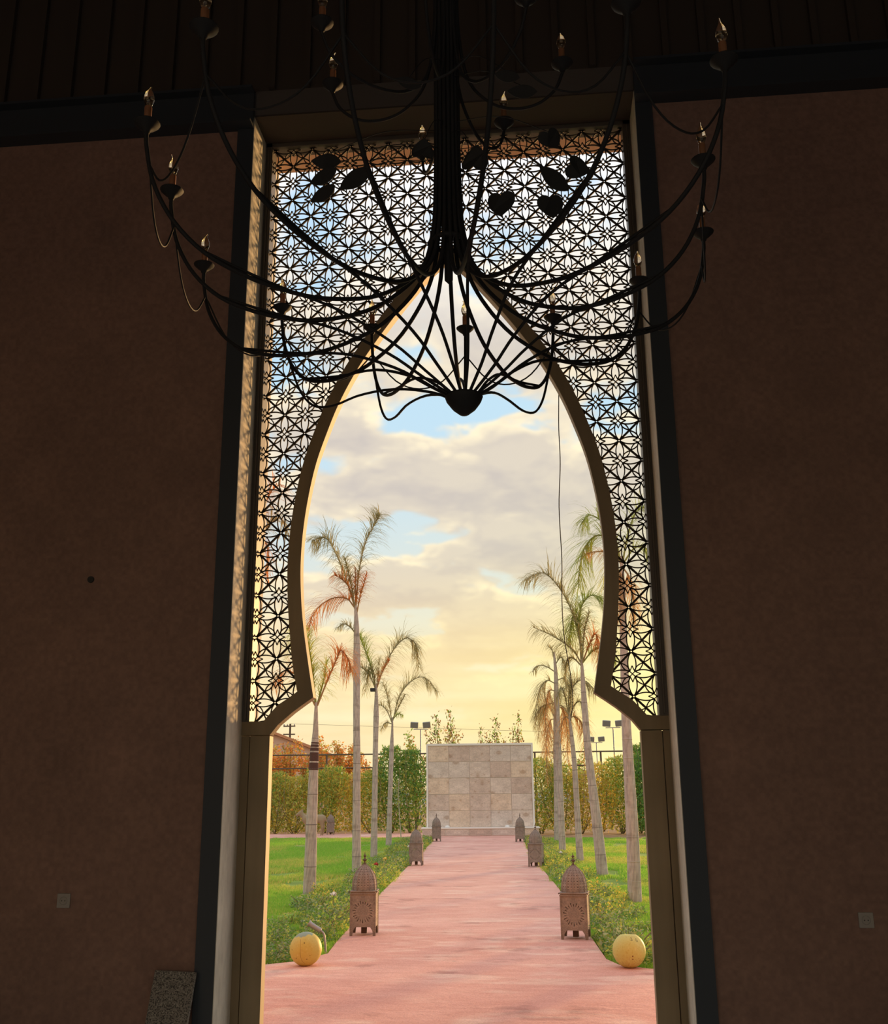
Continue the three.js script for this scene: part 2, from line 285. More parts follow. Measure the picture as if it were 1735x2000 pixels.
function fine(pts, k = 6) { const c = new THREE.CatmullRomCurve3(pts.map(([x, y]) => V(x, y, 0)), false, 'centripetal'); return c.getPoints((pts.length - 1) * k).map((p) => [p.x, p.y]); }
const inArc = fine(INNER, 4), outArc = fine(OUTER, 4);
const portal = thing('doorway_screen', 'tall pierced metal screen with flower pattern round a pointed keyhole arch', 'screen', [AX, 0, ZS]);
{
  const mir = (l) => l.map(([x, y]) => [-x, y]);
  const right = [...inArc, ...CUSP], outR = [...outArc, ...CUSPO];
  // ring: up the right inside, over the tip, down the left inside, then back along the outside
  const ring = [[1.335, 1.957], ...[...right].reverse(), ...mir(right).slice(1), [-1.335, 1.957], [-1.335, 2.043], ...[...mir(outR)].reverse(), ...outR.slice(1), [1.335, 2.043]];
  const arch = part('arch_border', extrude(shapeOf(ring), 0.09, 0.03, 0.003), goldMat, portal);
  arch.userData.label = 'plain bronze band following the pointed arch';
  for (const s of [-1, 1]) {
    const [a, b] = s < 0 ? [-1.335, -1.284] : [1.268, 1.329];
    part('side_rail', [box(a, b, 2.04, 6.245, -0.09, 0.035, 0.004), box((a + b) / 2 - 0.006, (a + b) / 2 + 0.006, 2.05, 6.2, 0.03, 0.045, 0.003)], railMat, portal);
    const p = part('pillar', [box(Math.min(s * 1.15, s * 1.276), Math.max(s * 1.15, s * 1.276), 0, 1.953, -0.06, 0.03, 0.003), box(Math.min(s * 1.282, s * 1.335), Math.max(s * 1.282, s * 1.335), 0, 1.953, -0.06, 0.02, 0.003)], goldMat, portal);
    p.userData.label = 'bronze box pillar under the arch';
  }
  part('top_rail', box(-1.335, 1.329, 6.203, 6.24, -0.09, 0.035, 0.004), railMat, portal);

  // the flower motif, cut as narrow bars 9 mm deep; a by b is half its diamond
  const a = 0.1409, b = 0.139;
  const lines = [];
  const bez = (p0, p1, p2, p3, n) => { const l = []; for (let i = 0; i <= n; i++) { const t = i / n, m = 1 - t; l.push([0, 1].map((k) => m * m * m * p0[k] + 3 * m * m * t * p1[k] + 3 * m * t * t * p2[k] + t * t * t * p3[k])); } return l; };
  const W1 = 0.050, W2 = 0.042, WD = 0.052;            // bar widths as shares of a
  for (let q = 0; q < 4; q++) {
    const c = Math.round(Math.cos(q * Math.PI / 2)), s = Math.round(Math.sin(q * Math.PI / 2)), R = (l) => l.map(([x, y]) => [x * c - y * s, x * s + y * c]);
    for (const m of [-1, 1]) {
      const F = (l) => R(l.map(([x, y]) => [x * m, y]));
      lines.push([F(bez([0.112, 0.112], [0.225, 0.36], [0.195, 0.75], [0.02, 0.955], 9)), W1]);             // long petal
      lines.push([F([[0, 0.365], [0.055, 0.225], [0.112, 0.112]]), W2]);                                 // star point
    }
    lines.push([R([[0.115, 0.115], [0, 0]]), W2]);                                                         // between the star points
    lines.push([R(bez([0.112, 0.118], [0.12, 0.30], [0.30, 0.44], [0.475, 0.475], 7)), W1]);              // short petal, two sides
    lines.push([R(bez([0.118, 0.112], [0.30, 0.12], [0.44, 0.30], [0.475, 0.475], 7)), W1]);
    lines.push([R([[0.035, 0.935], [0.24, 0.73], [0.485, 0.485], [0.73, 0.24], [0.935, 0.035]]), WD]);      // its share of the diagonal bars
    const ringArc = []; for (let i = 0; i <= 4; i++) { const t = -Math.PI * 0.75 + (i / 4) * Math.PI / 2; ringArc.push([0.062 * Math.cos(t), 1 + 0.062 * Math.sin(t)]); }
    lines.push([R(ringArc), 0.05]);
  }
  const DEPTH = 0.009;
  function bars(cx, cy, keep) {
    const pos = [], tri = (p, q, r) => pos.push(...p, ...q, ...r);
    for (const [line, w] of lines) {
      let pts = line.map(([x, y]) => [x * a, y * b]);
      if (keep) { const f = [pts[0]]; for (let i = 1; i < pts.length; i++) for (let k = 1; k <= 3; k++) f.push([mix(pts[i - 1][0], pts[i][0], k / 3), mix(pts[i - 1][1], pts[i][1], k / 3)]); pts = f; }
      const n = pts.length, hw = w * a / 2, L = [], Rr = [];
      for (let i = 0; i < n; i++) {
        const p = pts[Math.max(0, i - 1)], q = pts[Math.min(n - 1, i + 1)]; let dx = q[0] - p[0], dy = q[1] - p[1]; const l = Math.hypot(dx, dy) || 1; dx /= l; dy /= l;
        L.push([pts[i][0] - dy * hw, pts[i][1] + dx * hw]); Rr.push([pts[i][0] + dy * hw, pts[i][1] - dx * hw]);
      }
      const ok = pts.map(([x, y]) => !keep || keep(cx + x, cy + y));
      for (let i = 0; i < n - 1; i++) {
        if (!ok[i] || !ok[i + 1]) continue;
        const A = [...L[i], 0], B = [...Rr[i], 0], C = [...Rr[i + 1], 0], D = [...L[i + 1], 0], z = (p) => [p[0], p[1], -DEPTH];
        tri(A, B, C); tri(A, C, D); tri(z(A), z(C), z(B)); tri(z(A), z(D), z(C));
        tri(A, D, z(D)); tri(A, z(D), z(A)); tri(B, z(B), z(C)); tri(B, z(C), C);
        if (i === 0 || !ok[i - 1]) { tri(A, z(A), z(B)); tri(A, z(B), B); }
        if (i === n - 2 || !ok[i + 2]) { tri(D, C, z(C)); tri(D, z(C), z(D)); }
      }
    }
    if (!pos.length) return null;
    const g = new THREE.BufferGeometry(); g.setAttribute('position', new THREE.Float32BufferAttribute(pos, 3)); g.computeVertexNormals();
    g.setAttribute('uv', new THREE.Float32BufferAttribute(new Float32Array(pos.length / 3 * 2), 2)); return g;
  }
  const hole = []; { const mid = inArc.map(([x, y], i) => [(x + outArc[i][0]) / 2, (y + outArc[i][1]) / 2]), cm = [[0.96, 2.165], [1.06, 2.11], [1.13, 2.05], [1.17, 2.0]]; hole.push(...mid, ...cm, ...mir(cm).reverse(), ...mir(mid).reverse()); }
  const inHole = (x, y) => { let c = false; for (let i = 0, j = hole.length - 1; i < hole.length; j = i++) { const [xi, yi] = hole[i], [xj, yj] = hole[j]; if (yi > y !== yj > y && x < ((xj - xi) * (y - yi)) / (yj - yi) + xi) c = !c; } return c; };
  const keep = (x, y) => x > -1.31 && x < 1.30 && y > 2.0 && y < 6.222 && !inHole(x, y);
  const whole = bars(0, 0, null), x0 = -1.818 - AX;
  for (let k = 0; k <= 18; k++) for (let m = -3; m <= 29; m++) {
    if (((k + m) & 1) === 0) continue;
    const cx = x0 + k * a, cy = 5.913 - m * b;
    let inside = 0; for (let i = 0; i < 16; i++) { const t = i / 16 * 2 * Math.PI; if (keep(cx + a * Math.cos(t), cy + b * Math.sin(t))) inside++; }
    const g = inside === 16 ? whole : bars(cx, cy, keep);
    if (!g) continue;
    part('flower_tile', g, screenMat, portal).position.set(cx, cy, 0);
  }
}

// ------------------------------------------------------------------ the chandelier
{
  const C = [-0.33, 0, -3.95];
  const ch = thing('chandelier', 'large black wrought iron chandelier with two rings of candle bulbs and hanging leaves', 'chandelier', C);
  const at = (r, y, deg) => V(r * Math.sin(deg * rad), y, -r * Math.cos(deg * rad));
  const armProfile = [[0.05, 7.6], [0.05, 6], [0.05, 4.6], [0.056, 4.1], [0.072, 3.92], [0.11, 3.78], [0.2, 3.665], [0.35, 3.565], [0.55, 3.515], [0.7, 3.517], [0.85, 3.545], [1.0, 3.605], [1.12, 3.71], [1.2, 3.85], [1.235, 4.0], [1.24, 4.07]];
  const armOf = (deg, R) => sweep(armProfile.map(([r, y]) => at(r * mix(1, R / 1.24, smooth(0.1, 0.9, r)), y, deg)), [0.0095, 0.0088], 64, 7);
  // the bowl hangs a little off the axis, so each rib has its own sweep
  const toBowl = (r, y, deg) => at(r, y, deg).add(V(0.058 * (1 - smooth(0.05, 0.7, r)), 0, 0));
  const ribOf = (deg, R) => sweep([[0.05, 3.185], [0.17, 3.27], [0.3, 3.37], [0.5, 3.475], [0.75, 3.535], [1.02, 3.615]].map(([r, y]) => toBowl(r * mix(1, R / 1.24, smooth(0.1, 0.9, r)), y, deg)), [0.0066], 20, 6);
  const scrollOf = (deg, R) => sweep([[0.05, 3.18], [0.2, 3.265], [0.4, 3.345], [0.6, 3.385], [0.78, 3.395], [0.93, 3.44], [1.04, 3.54], [1.12, 3.68], [1.19, 3.84]].map(([r, y]) => toBowl(r * mix(1, R / 1.24, smooth(0.1, 0.9, r)), y, deg)), [0.0062], 28, 6);
  const cupG = merge([lathe([[0.0, -0.045], [0.012, -0.04], [0.016, -0.028], [0.03, -0.018], [0.048, 0.0], [0.05, 0.004], [0.046, 0.004], [0.03, -0.008], [0.0, -0.012]], 18), lathe([[0.0, -0.012], [0.016, -0.012], [0.016, 0.02], [0, 0.02]], 10)]);
  const sleeveG = lathe([[0, 0.015], [0.0145, 0.015], [0.0145, 0.075], [0.011, 0.08], [0, 0.08]], 12);
  const bulbG = (() => { const g = lathe([[0, 0.078], [0.011, 0.08], [0.016, 0.092], [0.021, 0.108], [0.0205, 0.122], [0.015, 0.14], [0.008, 0.153], [0.004, 0.162], [0.0035, 0.172], [0, 0.176]], 16); const p = g.attributes.position; for (let i = 0; i < p.count; i++) { const y = p.getY(i); if (y > 0.14) p.setX(i, p.getX(i) + (y - 0.14) ** 2 * 9); } g.computeVertexNormals(); return g; })();
  function candle(deg, r, y, twist) {
    const cup = part('candle_cup', cupG, ironMat, ch); cup.position.copy(at(r, y, deg)); cup.rotation.y = twist;
    part('candle_sleeve', sleeveG, sleeveMat, cup);
    part('bulb', bulbG, glassMat, cup);
    return cup;
  }
  const rnd = rng(5), RING = [[-170, 1.3], [-147.4, 1.35], [-120.8, 1.29], [-100.2, 1.19], [-70.9, 1.31], [-46.7, 1.33], [-23.8, 1.32], [-0.8, 1.28], [21.5, 1.28], [47.7, 1.22], [71.6, 1.22], [100.1, 1.09], [126.8, 1.32], [148, 1.3], [168.5, 1.3]];   // direction and reach of each arm: the ring is not quite true
  RING.forEach(([deg, R], i) => {
    const [deg2, R2] = RING[(i + 1) % RING.length];
    part('arm', armOf(deg, R), ironMat, ch);
    part('rib', ribOf(deg, R), ironMat, ch);
    if ([5, 6, 8].includes(i)) part('scroll', scrollOf(deg, R), ironMat, ch);
    candle(deg, R, 4.1, rnd() * 6.28);
    const p = at(R - 0.02, 3.93, deg), q = at(R2 - 0.02, 3.93, deg2), mid = p.clone().add(q).multiplyScalar(0.5); mid.y -= 0.2;
    part('swag', sweep([p, p.clone().lerp(mid, 0.5).add(V(0, -0.055, 0)), mid, q.clone().lerp(mid, 0.5).add(V(0, -0.055, 0)), q], [0.0042], 16, 5), ironMat, ch);
  });
  const upOf = (deg, R) => sweep([[0.045, 6.4], [0.05, 5.3], [0.06, 4.95], [0.1, 4.72], [0.19, 4.6], [0.3, 4.555], [0.42, 4.57], [0.51, 4.64], [0.55, 4.73]].map(([r, y]) => at(r * mix(1, R / 0.55, smooth(0.1, 0.5, r)), y, deg)), [0.0075], 36, 6);
  for (const [deg, R] of [[-16.5, 0.63], [31.8, 0.47], [89.3, 0.525], [138, 0.55], [184, 0.55], [-125.3, 0.615], [-86.2, 0.535]]) {
    part('upper_arm', upOf(deg, R), ironMat, ch);
    candle(deg, R, 4.775, rnd() * 6.28);
  }
  part('stem', [lathe([[0, 3.7], [0.018, 3.72], [0.02, 3.9], [0.034, 4.0], [0.044, 4.1], [0.046, 4.3], [0.046, 7.7], [0.16, 7.72], [0.17, 7.86], [0, 7.9]], 18)], ironMat, ch);
  const bowl = part('bottom_bowl', lathe([[0, 3.098], [0.018, 3.102], [0.05, 3.128], [0.072, 3.158], [0.079, 3.178], [0.077, 3.186], [0.05, 3.192], [0, 3.194]], 12), ironMat, ch); bowl.position.x = 0.058;
  bowl.userData.label = 'dark iron bowl at the foot of the chandelier';
  part('neck_ring', (() => { const g = new THREE.TorusGeometry(0.074, 0.011, 8, 28); g.rotateX(Math.PI / 2); g.translate(0, 3.9, 0); return g; })(), ironMat, ch);
  // beaten leaves hung between the tiers: offset from the axis, tilt, size; heart-shaped or pointed
  const leafShape = (heart) => { const s = new THREE.Shape(); if (heart) { s.moveTo(0, -0.055); s.bezierCurveTo(0.03, -0.035, 0.06, -0.005, 0.052, 0.028); s.bezierCurveTo(0.044, 0.05, 0.014, 0.05, 0, 0.03); s.bezierCurveTo(-0.014, 0.05, -0.044, 0.05, -0.052, 0.028); s.bezierCurveTo(-0.06, -0.005, -0.03, -0.035, 0, -0.055); } else { s.moveTo(0, -0.06); s.bezierCurveTo(0.04, -0.03, 0.036, 0.02, 0, 0.06); s.bezierCurveTo(-0.036, 0.02, -0.04, -0.03, 0, -0.06); } return s; };
  const bend = (g, k) => { const p = g.attributes.position; for (let i = 0; i < p.count; i++) p.setZ(i, p.getZ(i) - k * p.getX(i) ** 2 * 6); g.computeVertexNormals(); return g; };
  const mk = (h) => bend(new THREE.ExtrudeGeometry(leafShape(h), { depth: 0.003, bevelEnabled: false, curveSegments: 10 }), 0.8);
  const heartG = mk(true), pointG = mk(false);
  const leaves = [[-0.8, 4.1, 1.4, 0, 1.0], [-0.81, 4.03, 1.9, 0, 0.95], [-0.68, 4.01, 2.15, 0, 1.1], [-0.81, 3.95, 2.0, 0, 0.9], [-0.4, 4.13, 3.0, 1, 0.85], [-0.19, 4.07, 2.9, 1, 1.05], [-0.09, 3.86, 0, 1, 1.05], [0.12, 4.14, 0.5, 1, 0.9], [0.125, 3.955, 0.9, 0, 1.1], [0.22, 4.0, 1.2, 1, 0.95], [0.11, 3.835, 0.1, 1, 1.0], [-0.46, 4.45, 1.3, 0, 0.8], [0.01, 4.37, 1.5, 0, 0.9], [-0.05, 4.45, 1.3, 0, 0.8]];
  for (const [x, y, turn, heart, s] of leaves) {
    const px = x - C[0], pz = -3.6 - C[2], top = V(px, y + 0.03 * s, pz), r = Math.hypot(px, pz), deg = Math.atan2(px, -pz) / rad, root = at(0.06, y + 0.34, deg);
    part('leaf_stem', sweep([root, root.clone().lerp(top, 0.5).add(V(0, 0.05, 0)), top], [0.0018], 10, 5), ironMat, ch);
    const l = part('leaf', heart ? heartG : pointG, ironMat, ch); l.position.set(px, y, pz); l.rotation.set(heart ? 0.1 : 0.2, 0.3 * Math.sin(x * 9), turn); l.scale.setScalar(s * (heart ? 1 : 1.15));
  }
}

// ------------------------------------------------------------------ small things in the hall
for (const [x, y, l] of [[-2.807, 1.01, 'square wall socket on the dark wall left of the doorway'], [1.723, 0.912, 'square wall socket on the dark wall right of the doorway']]) {
  const t = thing('wall_socket', l, 'socket', [x, y, ZI]);
  part('plate', box(-0.04, 0.04, -0.04, 0.04, 0, 0.01, 0.004), plasticMat, t);
  const rim = new THREE.TorusGeometry(0.022, 0.0025, 6, 24); rim.translate(0, 0, 0.01); part('rim', rim, plasticMat, t);
  for (const s of [-1, 1]) { const h = new THREE.CylinderGeometry(0.003, 0.003, 0.004, 8); h.rotateX(Math.PI / 2); h.translate(s * 0.0095, 0, 0.0102); part('pin_hole', h, darkPlastic, t); }
}
{
  const g = new THREE.CylinderGeometry(0.02, 0.022, 0.01, 16); g.rotateX(Math.PI / 2); g.translate(0, 0, 0.005);
  const m = part('wall_plug', g, darkPlastic, scene); m.position.set(-2.808, 2.92, ZI); tag(m, 'small round dark plug in the wall left of the doorway', 'plug');
  const slabTex = texture(512, (u, v) => { const n = fbm(u * 150, v * 150, 2), d = smooth(0.52, 0.66, n), l = smooth(0.6, 0.7, fbm(u * 110 + 30, v * 110, 2)); return [150 - 80 * d + 30 * l, 144 - 78 * d + 30 * l, 134 - 74 * d + 28 * l]; }, true, 0.7);
  const s = part('terrazzo_slab', box(-0.119, 0.119, 0, 0.665, -0.012, 0.012, 0.002), M3({ name: 'terrazzo', map: slabTex, roughness: 0.5 }), scene);
  s.position.set(-2.12, 0.004, -5.88); s.rotation.set(-0.29, 0, -0.04); s.rotation.order = 'YXZ';
  tag(s, 'speckled grey stone slab leaning on the wall left of the doorway', 'slab');
}

// ------------------------------------------------------------------ the garden: ground and path
struct('ground', box(-90, 90, -0.5, -0.06, -160, -6.8), soilMat);
const pathL = [[-2.28, -11.28], [-2.36, -12.2], [-2.73, -17.8], [-3.11, -24.5], [-3.68, -34.3], [-4.25, -41.5]], pathR = [[0.94, -10.44], [0.67, -10.66], [0.57, -11.0], [0.52, -12], [0.46, -13.3], [0.21, -18.8], [-0.05, -23], [-0.47, -30.2], [-0.85, -40.9]];
{
  const outline = [[-9, -6.8], [-9, -10.3], [-4, -10.42], [-2.76, -10.54], [-2.48, -10.76], ...pathL, ...[...pathR].reverse(), [3, -10.3], [8, -10.2], [8, -6.8]];
  const g = new THREE.ExtrudeGeometry(shapeOf(outline.map(([x, z]) => [x, -z])), { depth: 0.07, bevelEnabled: false }); g.rotateX(-Math.PI / 2); g.translate(0, -0.07, 0);
  struct('path', metreUV(g), pathMat);
  struct('walkway', box(-16, -4.3, -0.06, 0.0, -43.6, -39.6), pathMat);
}
const leftLawn = [[-14, -10.4], [-4, -10.5], [-2.8, -10.62], [-2.55, -10.85], ...pathL.map(([x, z]) => [x - 0.03, z]), [-4.2, -39.4], [-16, -39.4]];
const rightLawn = [[9, -10.3], [3, -10.38], [0.97, -10.52], [0.7, -10.75], ...pathR.slice(2).map(([x, z]) => [x + 0.03, z]).filter(([, z]) => z > -38), [-0.68, -38.2], [9, -38.2]];
function lawn(name, pts) { const g = new THREE.ExtrudeGeometry(shapeOf(pts.map(([x, z]) => [x, -z])), { depth: 0.05, bevelEnabled: false }); g.rotateX(-Math.PI / 2); g.translate(0, -0.075, 0); return struct(name, metreUV(g), turfMat); }
lawn('lawn_base', leftLawn); lawn('lawn_base', rightLawn);
const within = (poly, x, z) => { let c = false; for (let i = 0, j = poly.length - 1; i < poly.length; j = i++) { const [xi, zi] = poly[i], [xj, zj] = poly[j]; if (zi > z !== zj > z && x < ((xj - xi) * (z - zi)) / (zj - zi) + xi) c = !c; } return c; };
const pathEdge = (pts, z) => { for (let i = 0; i < pts.length - 1; i++) { const [x0, z0] = pts[i], [x1, z1] = pts[i + 1]; if (z <= z0 && z >= z1) return mix(x0, x1, (z - z0) / (z1 - z0)); } return pts[pts.length - 1][0]; };

// ------------------------------------------------------------------ leaves, plants
function leafQuad(pos, nor, col, c, dir, side, len, wid, color) {   // a pointed leaf, folded along its rib
  const n = dir.clone().cross(side).normalize(), tip = c.clone().addScaledVector(dir, len), m = c.clone().addScaledVector(dir, len * 0.45), l = m.clone().addScaledVector(side, wid).addScaledVector(n, wid * 0.35), r = m.clone().addScaledVector(side, -wid).addScaledVector(n, wid * 0.35);
  for (const p of [c, r, tip, c, tip, l]) { pos.push(p.x, p.y, p.z); nor.push(n.x, n.y, n.z); col.push(...color); }
}
const rndDir = (R) => { const z = R() * 2 - 1, t = R() * Math.PI * 2, s = Math.sqrt(1 - z * z); return V(s * Math.cos(t), z, s * Math.sin(t)); };
function foliage(R, n, place, len, wid, palette, upBias = 0.3) {
  const pos = [], nor = [], col = [];
  for (let i = 0; i < n; i++) {
    const c = place(R), d = rndDir(R); d.y += upBias; d.normalize(); const s = d.clone().cross(rndDir(R)).normalize(), k = palette[Math.floor(R() * palette.length)], v = 0.75 + 0.5 * R(), f = 0.7 + 0.6 * R();
    leafQuad(pos, nor, col, c, d, s, len * f, wid * f, k.map((x) => x * v));
  }
  const g = new THREE.BufferGeometry(); g.setAttribute('position', new THREE.Float32BufferAttribute(pos, 3)); g.setAttribute('normal', new THREE.Float32BufferAttribute(nor, 3)); g.setAttribute('color', new THREE.Float32BufferAttribute(col, 3)); g.setAttribute('uv', new THREE.Float32BufferAttribute(new Float32Array(pos.length / 3 * 2), 2)); return g;
}
const GREEN = [0.24, 0.42, 0.08], YGREEN = [0.55, 0.60, 0.12], DGREEN = [0.16, 0.32, 0.08], OLIVE = [0.48, 0.50, 0.13], GOLD = [0.76, 0.58, 0.12], ORANGE = [0.85, 0.36, 0.09], BROWN = [0.55, 0.28, 0.12], TAN = [0.75, 0.58, 0.34], GREYG = [0.40, 0.46, 0.28];

// grass: tufts of blades
{
  const R = rng(21), tufts = [];
  for (let v = 0; v < 2; v++) {
    const pos = [], nor = [], col = [];
    for (let i = 0; i < 16; i++) {
      const a = R() * 6.28, r = 0.055 * Math.sqrt(R()), c = V(r * Math.cos(a), -0.025, r * Math.sin(a)), d = V((R() - 0.5) * 0.9, 1, (R() - 0.5) * 0.9).normalize(), s = d.clone().cross(rndDir(R)).normalize(), k = R() < 0.7 ? [0.42, 0.68, 0.10] : [0.66, 0.70, 0.18], w = 0.8 + 0.4 * R();
      leafQuad(pos, nor, col, c, d, s, 0.04 + 0.036 * R(), 0.004, k.map((x) => x * w));
    }
    const g = new THREE.BufferGeometry(); g.setAttribute('position', new THREE.Float32BufferAttribute(pos, 3)); g.setAttribute('normal', new THREE.Float32BufferAttribute(nor, 3)); g.setAttribute('color', new THREE.Float32BufferAttribute(col, 3)); tufts.push(g);
  }
  const sow = (poly, n, x0, x1, zNear, zFar, label) => {
    const list = [], c = new THREE.Color();
    for (let i = 0; i < n; i++) {
      const t = R(), z = -1 / mix(1 / -zNear, 1 / -zFar, t ** 0.8), x = mix(x0, x1, R());
      if (!within(poly, x, z)) continue;
      const bare = fbm(x * 0.9 + 40, z * 0.5 + 12, 4); if (bare > 0.66 || (bare > 0.58 && R() < 0.6)) continue;
      if (Math.hypot((x + 3.2) / 0.38, (z + 12.7) / 0.55) < 1) continue;      // a bare patch
      list.push([x, z, fbm(x * 0.5, z * 0.35, 3)]);
    }
    const m = new THREE.InstancedMesh(tufts[0], leafMat, list.length), o = new THREE.Object3D();
    list.forEach(([x, z, f], i) => {
      const s = (0.75 + 0.6 * R()) * (z < -20 ? 1.35 : 1); o.position.set(x, -0.02, z); o.rotation.set(0, R() * 6.28, 0); o.scale.set(s * (z < -20 ? 1.5 : 1), s, s * (z < -20 ? 1.5 : 1)); o.updateMatrix(); m.setMatrixAt(i, o.matrix);
      const d = smooth(0.42, 0.68, f); m.setColorAt(i, c.setRGB(mix(0.85, 1.35, d), mix(1.0, 1.05, d), mix(0.8, 1.3, d)));
    });
    m.name = numbered('lawn_grass'); scene.add(m); stuff(m); tag(m, label, 'grass');
  };
  sow(leftLawn, 90000, -12, -2.3, -10.5, -39.4, 'short green grass of the lawn left of the pink path');
  sow(rightLawn, 60000, -0.7, 4.5, -10.4, -38.2, 'short green grass of the lawn right of the pink path');
}

// low leafy plants edging the path
{
  const R = rng(77), protos = [];
  const kinds = [[GREEN, GREEN, YGREEN, GREYG], [YGREEN, OLIVE, GREEN], [GREYG, DGREEN, OLIVE], [GREEN, YGREEN, YGREEN, GOLD]];
  for (let v = 0; v < 5; v++) {
    const g = new THREE.Group(); g.name = 'bed_plant'; const pal = kinds[v % 4], h = 0.2 + 0.07 * R();
    const stems = []; for (let i = 0; i < 9; i++) { const a = R() * 6.28, r = 0.12 + 0.16 * R(); stems.push(sweep([V(0.003 * Math.cos(a), -0.03, 0.003 * Math.sin(a)), V(r * 0.6 * Math.cos(a), h * 0.55, r * 0.6 * Math.sin(a)), V(r * Math.cos(a), h * (0.6 + 0.35 * R()), r * Math.sin(a))], [0.004, 0.002], 5, 5)); }
    part('stems', stems, stemMat, g);
    stuff(part('foliage', foliage(R, 620, (Q) => { const a = Q() * 6.28, r = 0.24 * Math.sqrt(Q()), y = h * (0.05 + 1.0 * Q() * Q()); return V(r * Math.cos(a), y, r * Math.sin(a)); }, 0.042, 0.0105, pal), leafMat, g));
    protos.push(g);
  }
  const petalMats = { white: M3({ name: 'white_petals', color: rgb(0.85, 0.8, 0.7), roughness: 0.8 }), red: M3({ name: 'red_petals', color: rgb(0.55, 0.07, 0.05), roughness: 0.8 }), yellow: M3({ name: 'yellow_petals', color: rgb(0.85, 0.62, 0.16), roughness: 0.8 }) };
  const bloomG = (() => { const l = []; const Q = rng(3); for (let i = 0; i < 14; i++) { const d = rndDir(Q); d.y = Math.abs(d.y); d.normalize(); const s = d.clone().cross(V(0.3, 1, 0.2)).normalize(); const pos = [], nor = [], col = []; leafQuad(pos, nor, col, V(0, 0, 0), d, s, 0.035, 0.018, [1, 1, 1]); const g = new THREE.BufferGeometry(); g.setAttribute('position', new THREE.Float32BufferAttribute(pos, 3)); g.setAttribute('normal', new THREE.Float32BufferAttribute(nor, 3)); l.push(g); } return merge(l); })();
  function row(edge, s, zs, group, label) {
    for (const [z, off, sc] of zs) {
      const i = Math.floor(R() * 5), o = protos[i].clone(); o.name = numbered('bed_plant'); o.position.set(pathEdge(edge, z) + s * off, -0.02, z); o.rotation.y = R() * 6.28; o.scale.set(sc * 1.1, sc, sc * 1.1); scene.add(o);
      tag(o, label, 'plant', group);
    }
  }
  const zsL = [], zsR = [];
  for (let z = -11.3; z > -37; z -= 0.36 + 0.006 * -z) { zsL.push([z + 0.2 * (R() - 0.5), 0.24 + 0.1 * R(), 0.8 + 0.4 * R()]); if (R() < 0.75) zsL.push([z + 0.3 * (R() - 0.5), 0.6 + 0.35 * R(), 0.55 + 0.4 * R()]); }
  for (let z = -11.0; z > -37; z -= 0.40 + 0.006 * -z) { zsR.push([z + 0.2 * (R() - 0.5), 0.24 + 0.1 * R(), 0.75 + 0.35 * R()]); if (R() < 0.6) zsR.push([z + 0.3 * (R() - 0.5), 0.55 + 0.3 * R(), 0.5 + 0.3 * R()]); }
  row(pathL, -1, zsL, 'low leafy plants along the left edge of the path', 'low leafy bed plant in the row along the left edge of the pink path');
  row(pathR, 1, zsR, 'low leafy plants along the right edge of the path', 'low leafy bed plant in the row along the right edge of the pink path');
  for (const [x, y, z, k, l] of [[-3.0, 0.40, -19.0, 'red', 'red rose on a thin stem above the left bed, beyond the nearest lantern'], [-3.02, 0.42, -20.2, 'yellow', 'yellow rose on a thin stem above the left bed, near the second lantern'], [-3.35, 0.34, -26.4, 'white', 'white rose on a thin stem above the left bed, beyond the second lantern'], [-2.75, 0.36, -13.9, 'white', 'white rose on a thin stem in the left bed, beside the nearest lantern'], [0.35, 0.3, -24.3, 'white', 'white rose on a thin stem in the right bed, beside the second lantern']]) {
    const t = thing('rose', l, 'flower', [x, -0.03, z]);
    part('stem', sweep([V(0.03, 0, 0.02), V(0.0, y * 0.5, 0), V(0, y, 0)], [0.004], 6, 5), stemMat, t);
    const b = part('bloom', bloomG, petalMats[k], t); b.position.y = y; b.scale.setScalar(1.5);
  }
  // darker trailing plants in the corner behind the left ball
  for (const [x, z, s] of [[-2.75, -10.85, 0.7], [-3.1, -10.8, 0.75], [-2.62, -11.15, 0.9], [-3.45, -10.85, 0.6]]) { const o = protos[2].clone(); o.name = numbered('bed_plant'); o.position.set(x, -0.02, z); o.scale.set(s * 1.2, s * 0.8, s * 1.2); scene.add(o); tag(o, 'dark trailing plant at the corner of the lawn behind the left yellow ball', 'plant', 'dark trailing plants behind the left ball'); }
  for (const [x, z, s] of [[0.95, -10.85, 0.8], [1.25, -11.0, 0.8], [0.85, -11.35, 0.9], [1.5, -11.5, 0.7], [1.1, -11.8, 0.75]]) { const o = protos[1].clone(); o.name = numbered('bed_plant'); o.position.set(x, -0.02, z); o.scale.set(s * 1.2, s * 0.8, s * 1.2); scene.add(o); tag(o, 'yellowish low plant in the corner of the lawn behind the right yellow ball', 'plant', 'yellowish low plants behind the right ball'); }
}

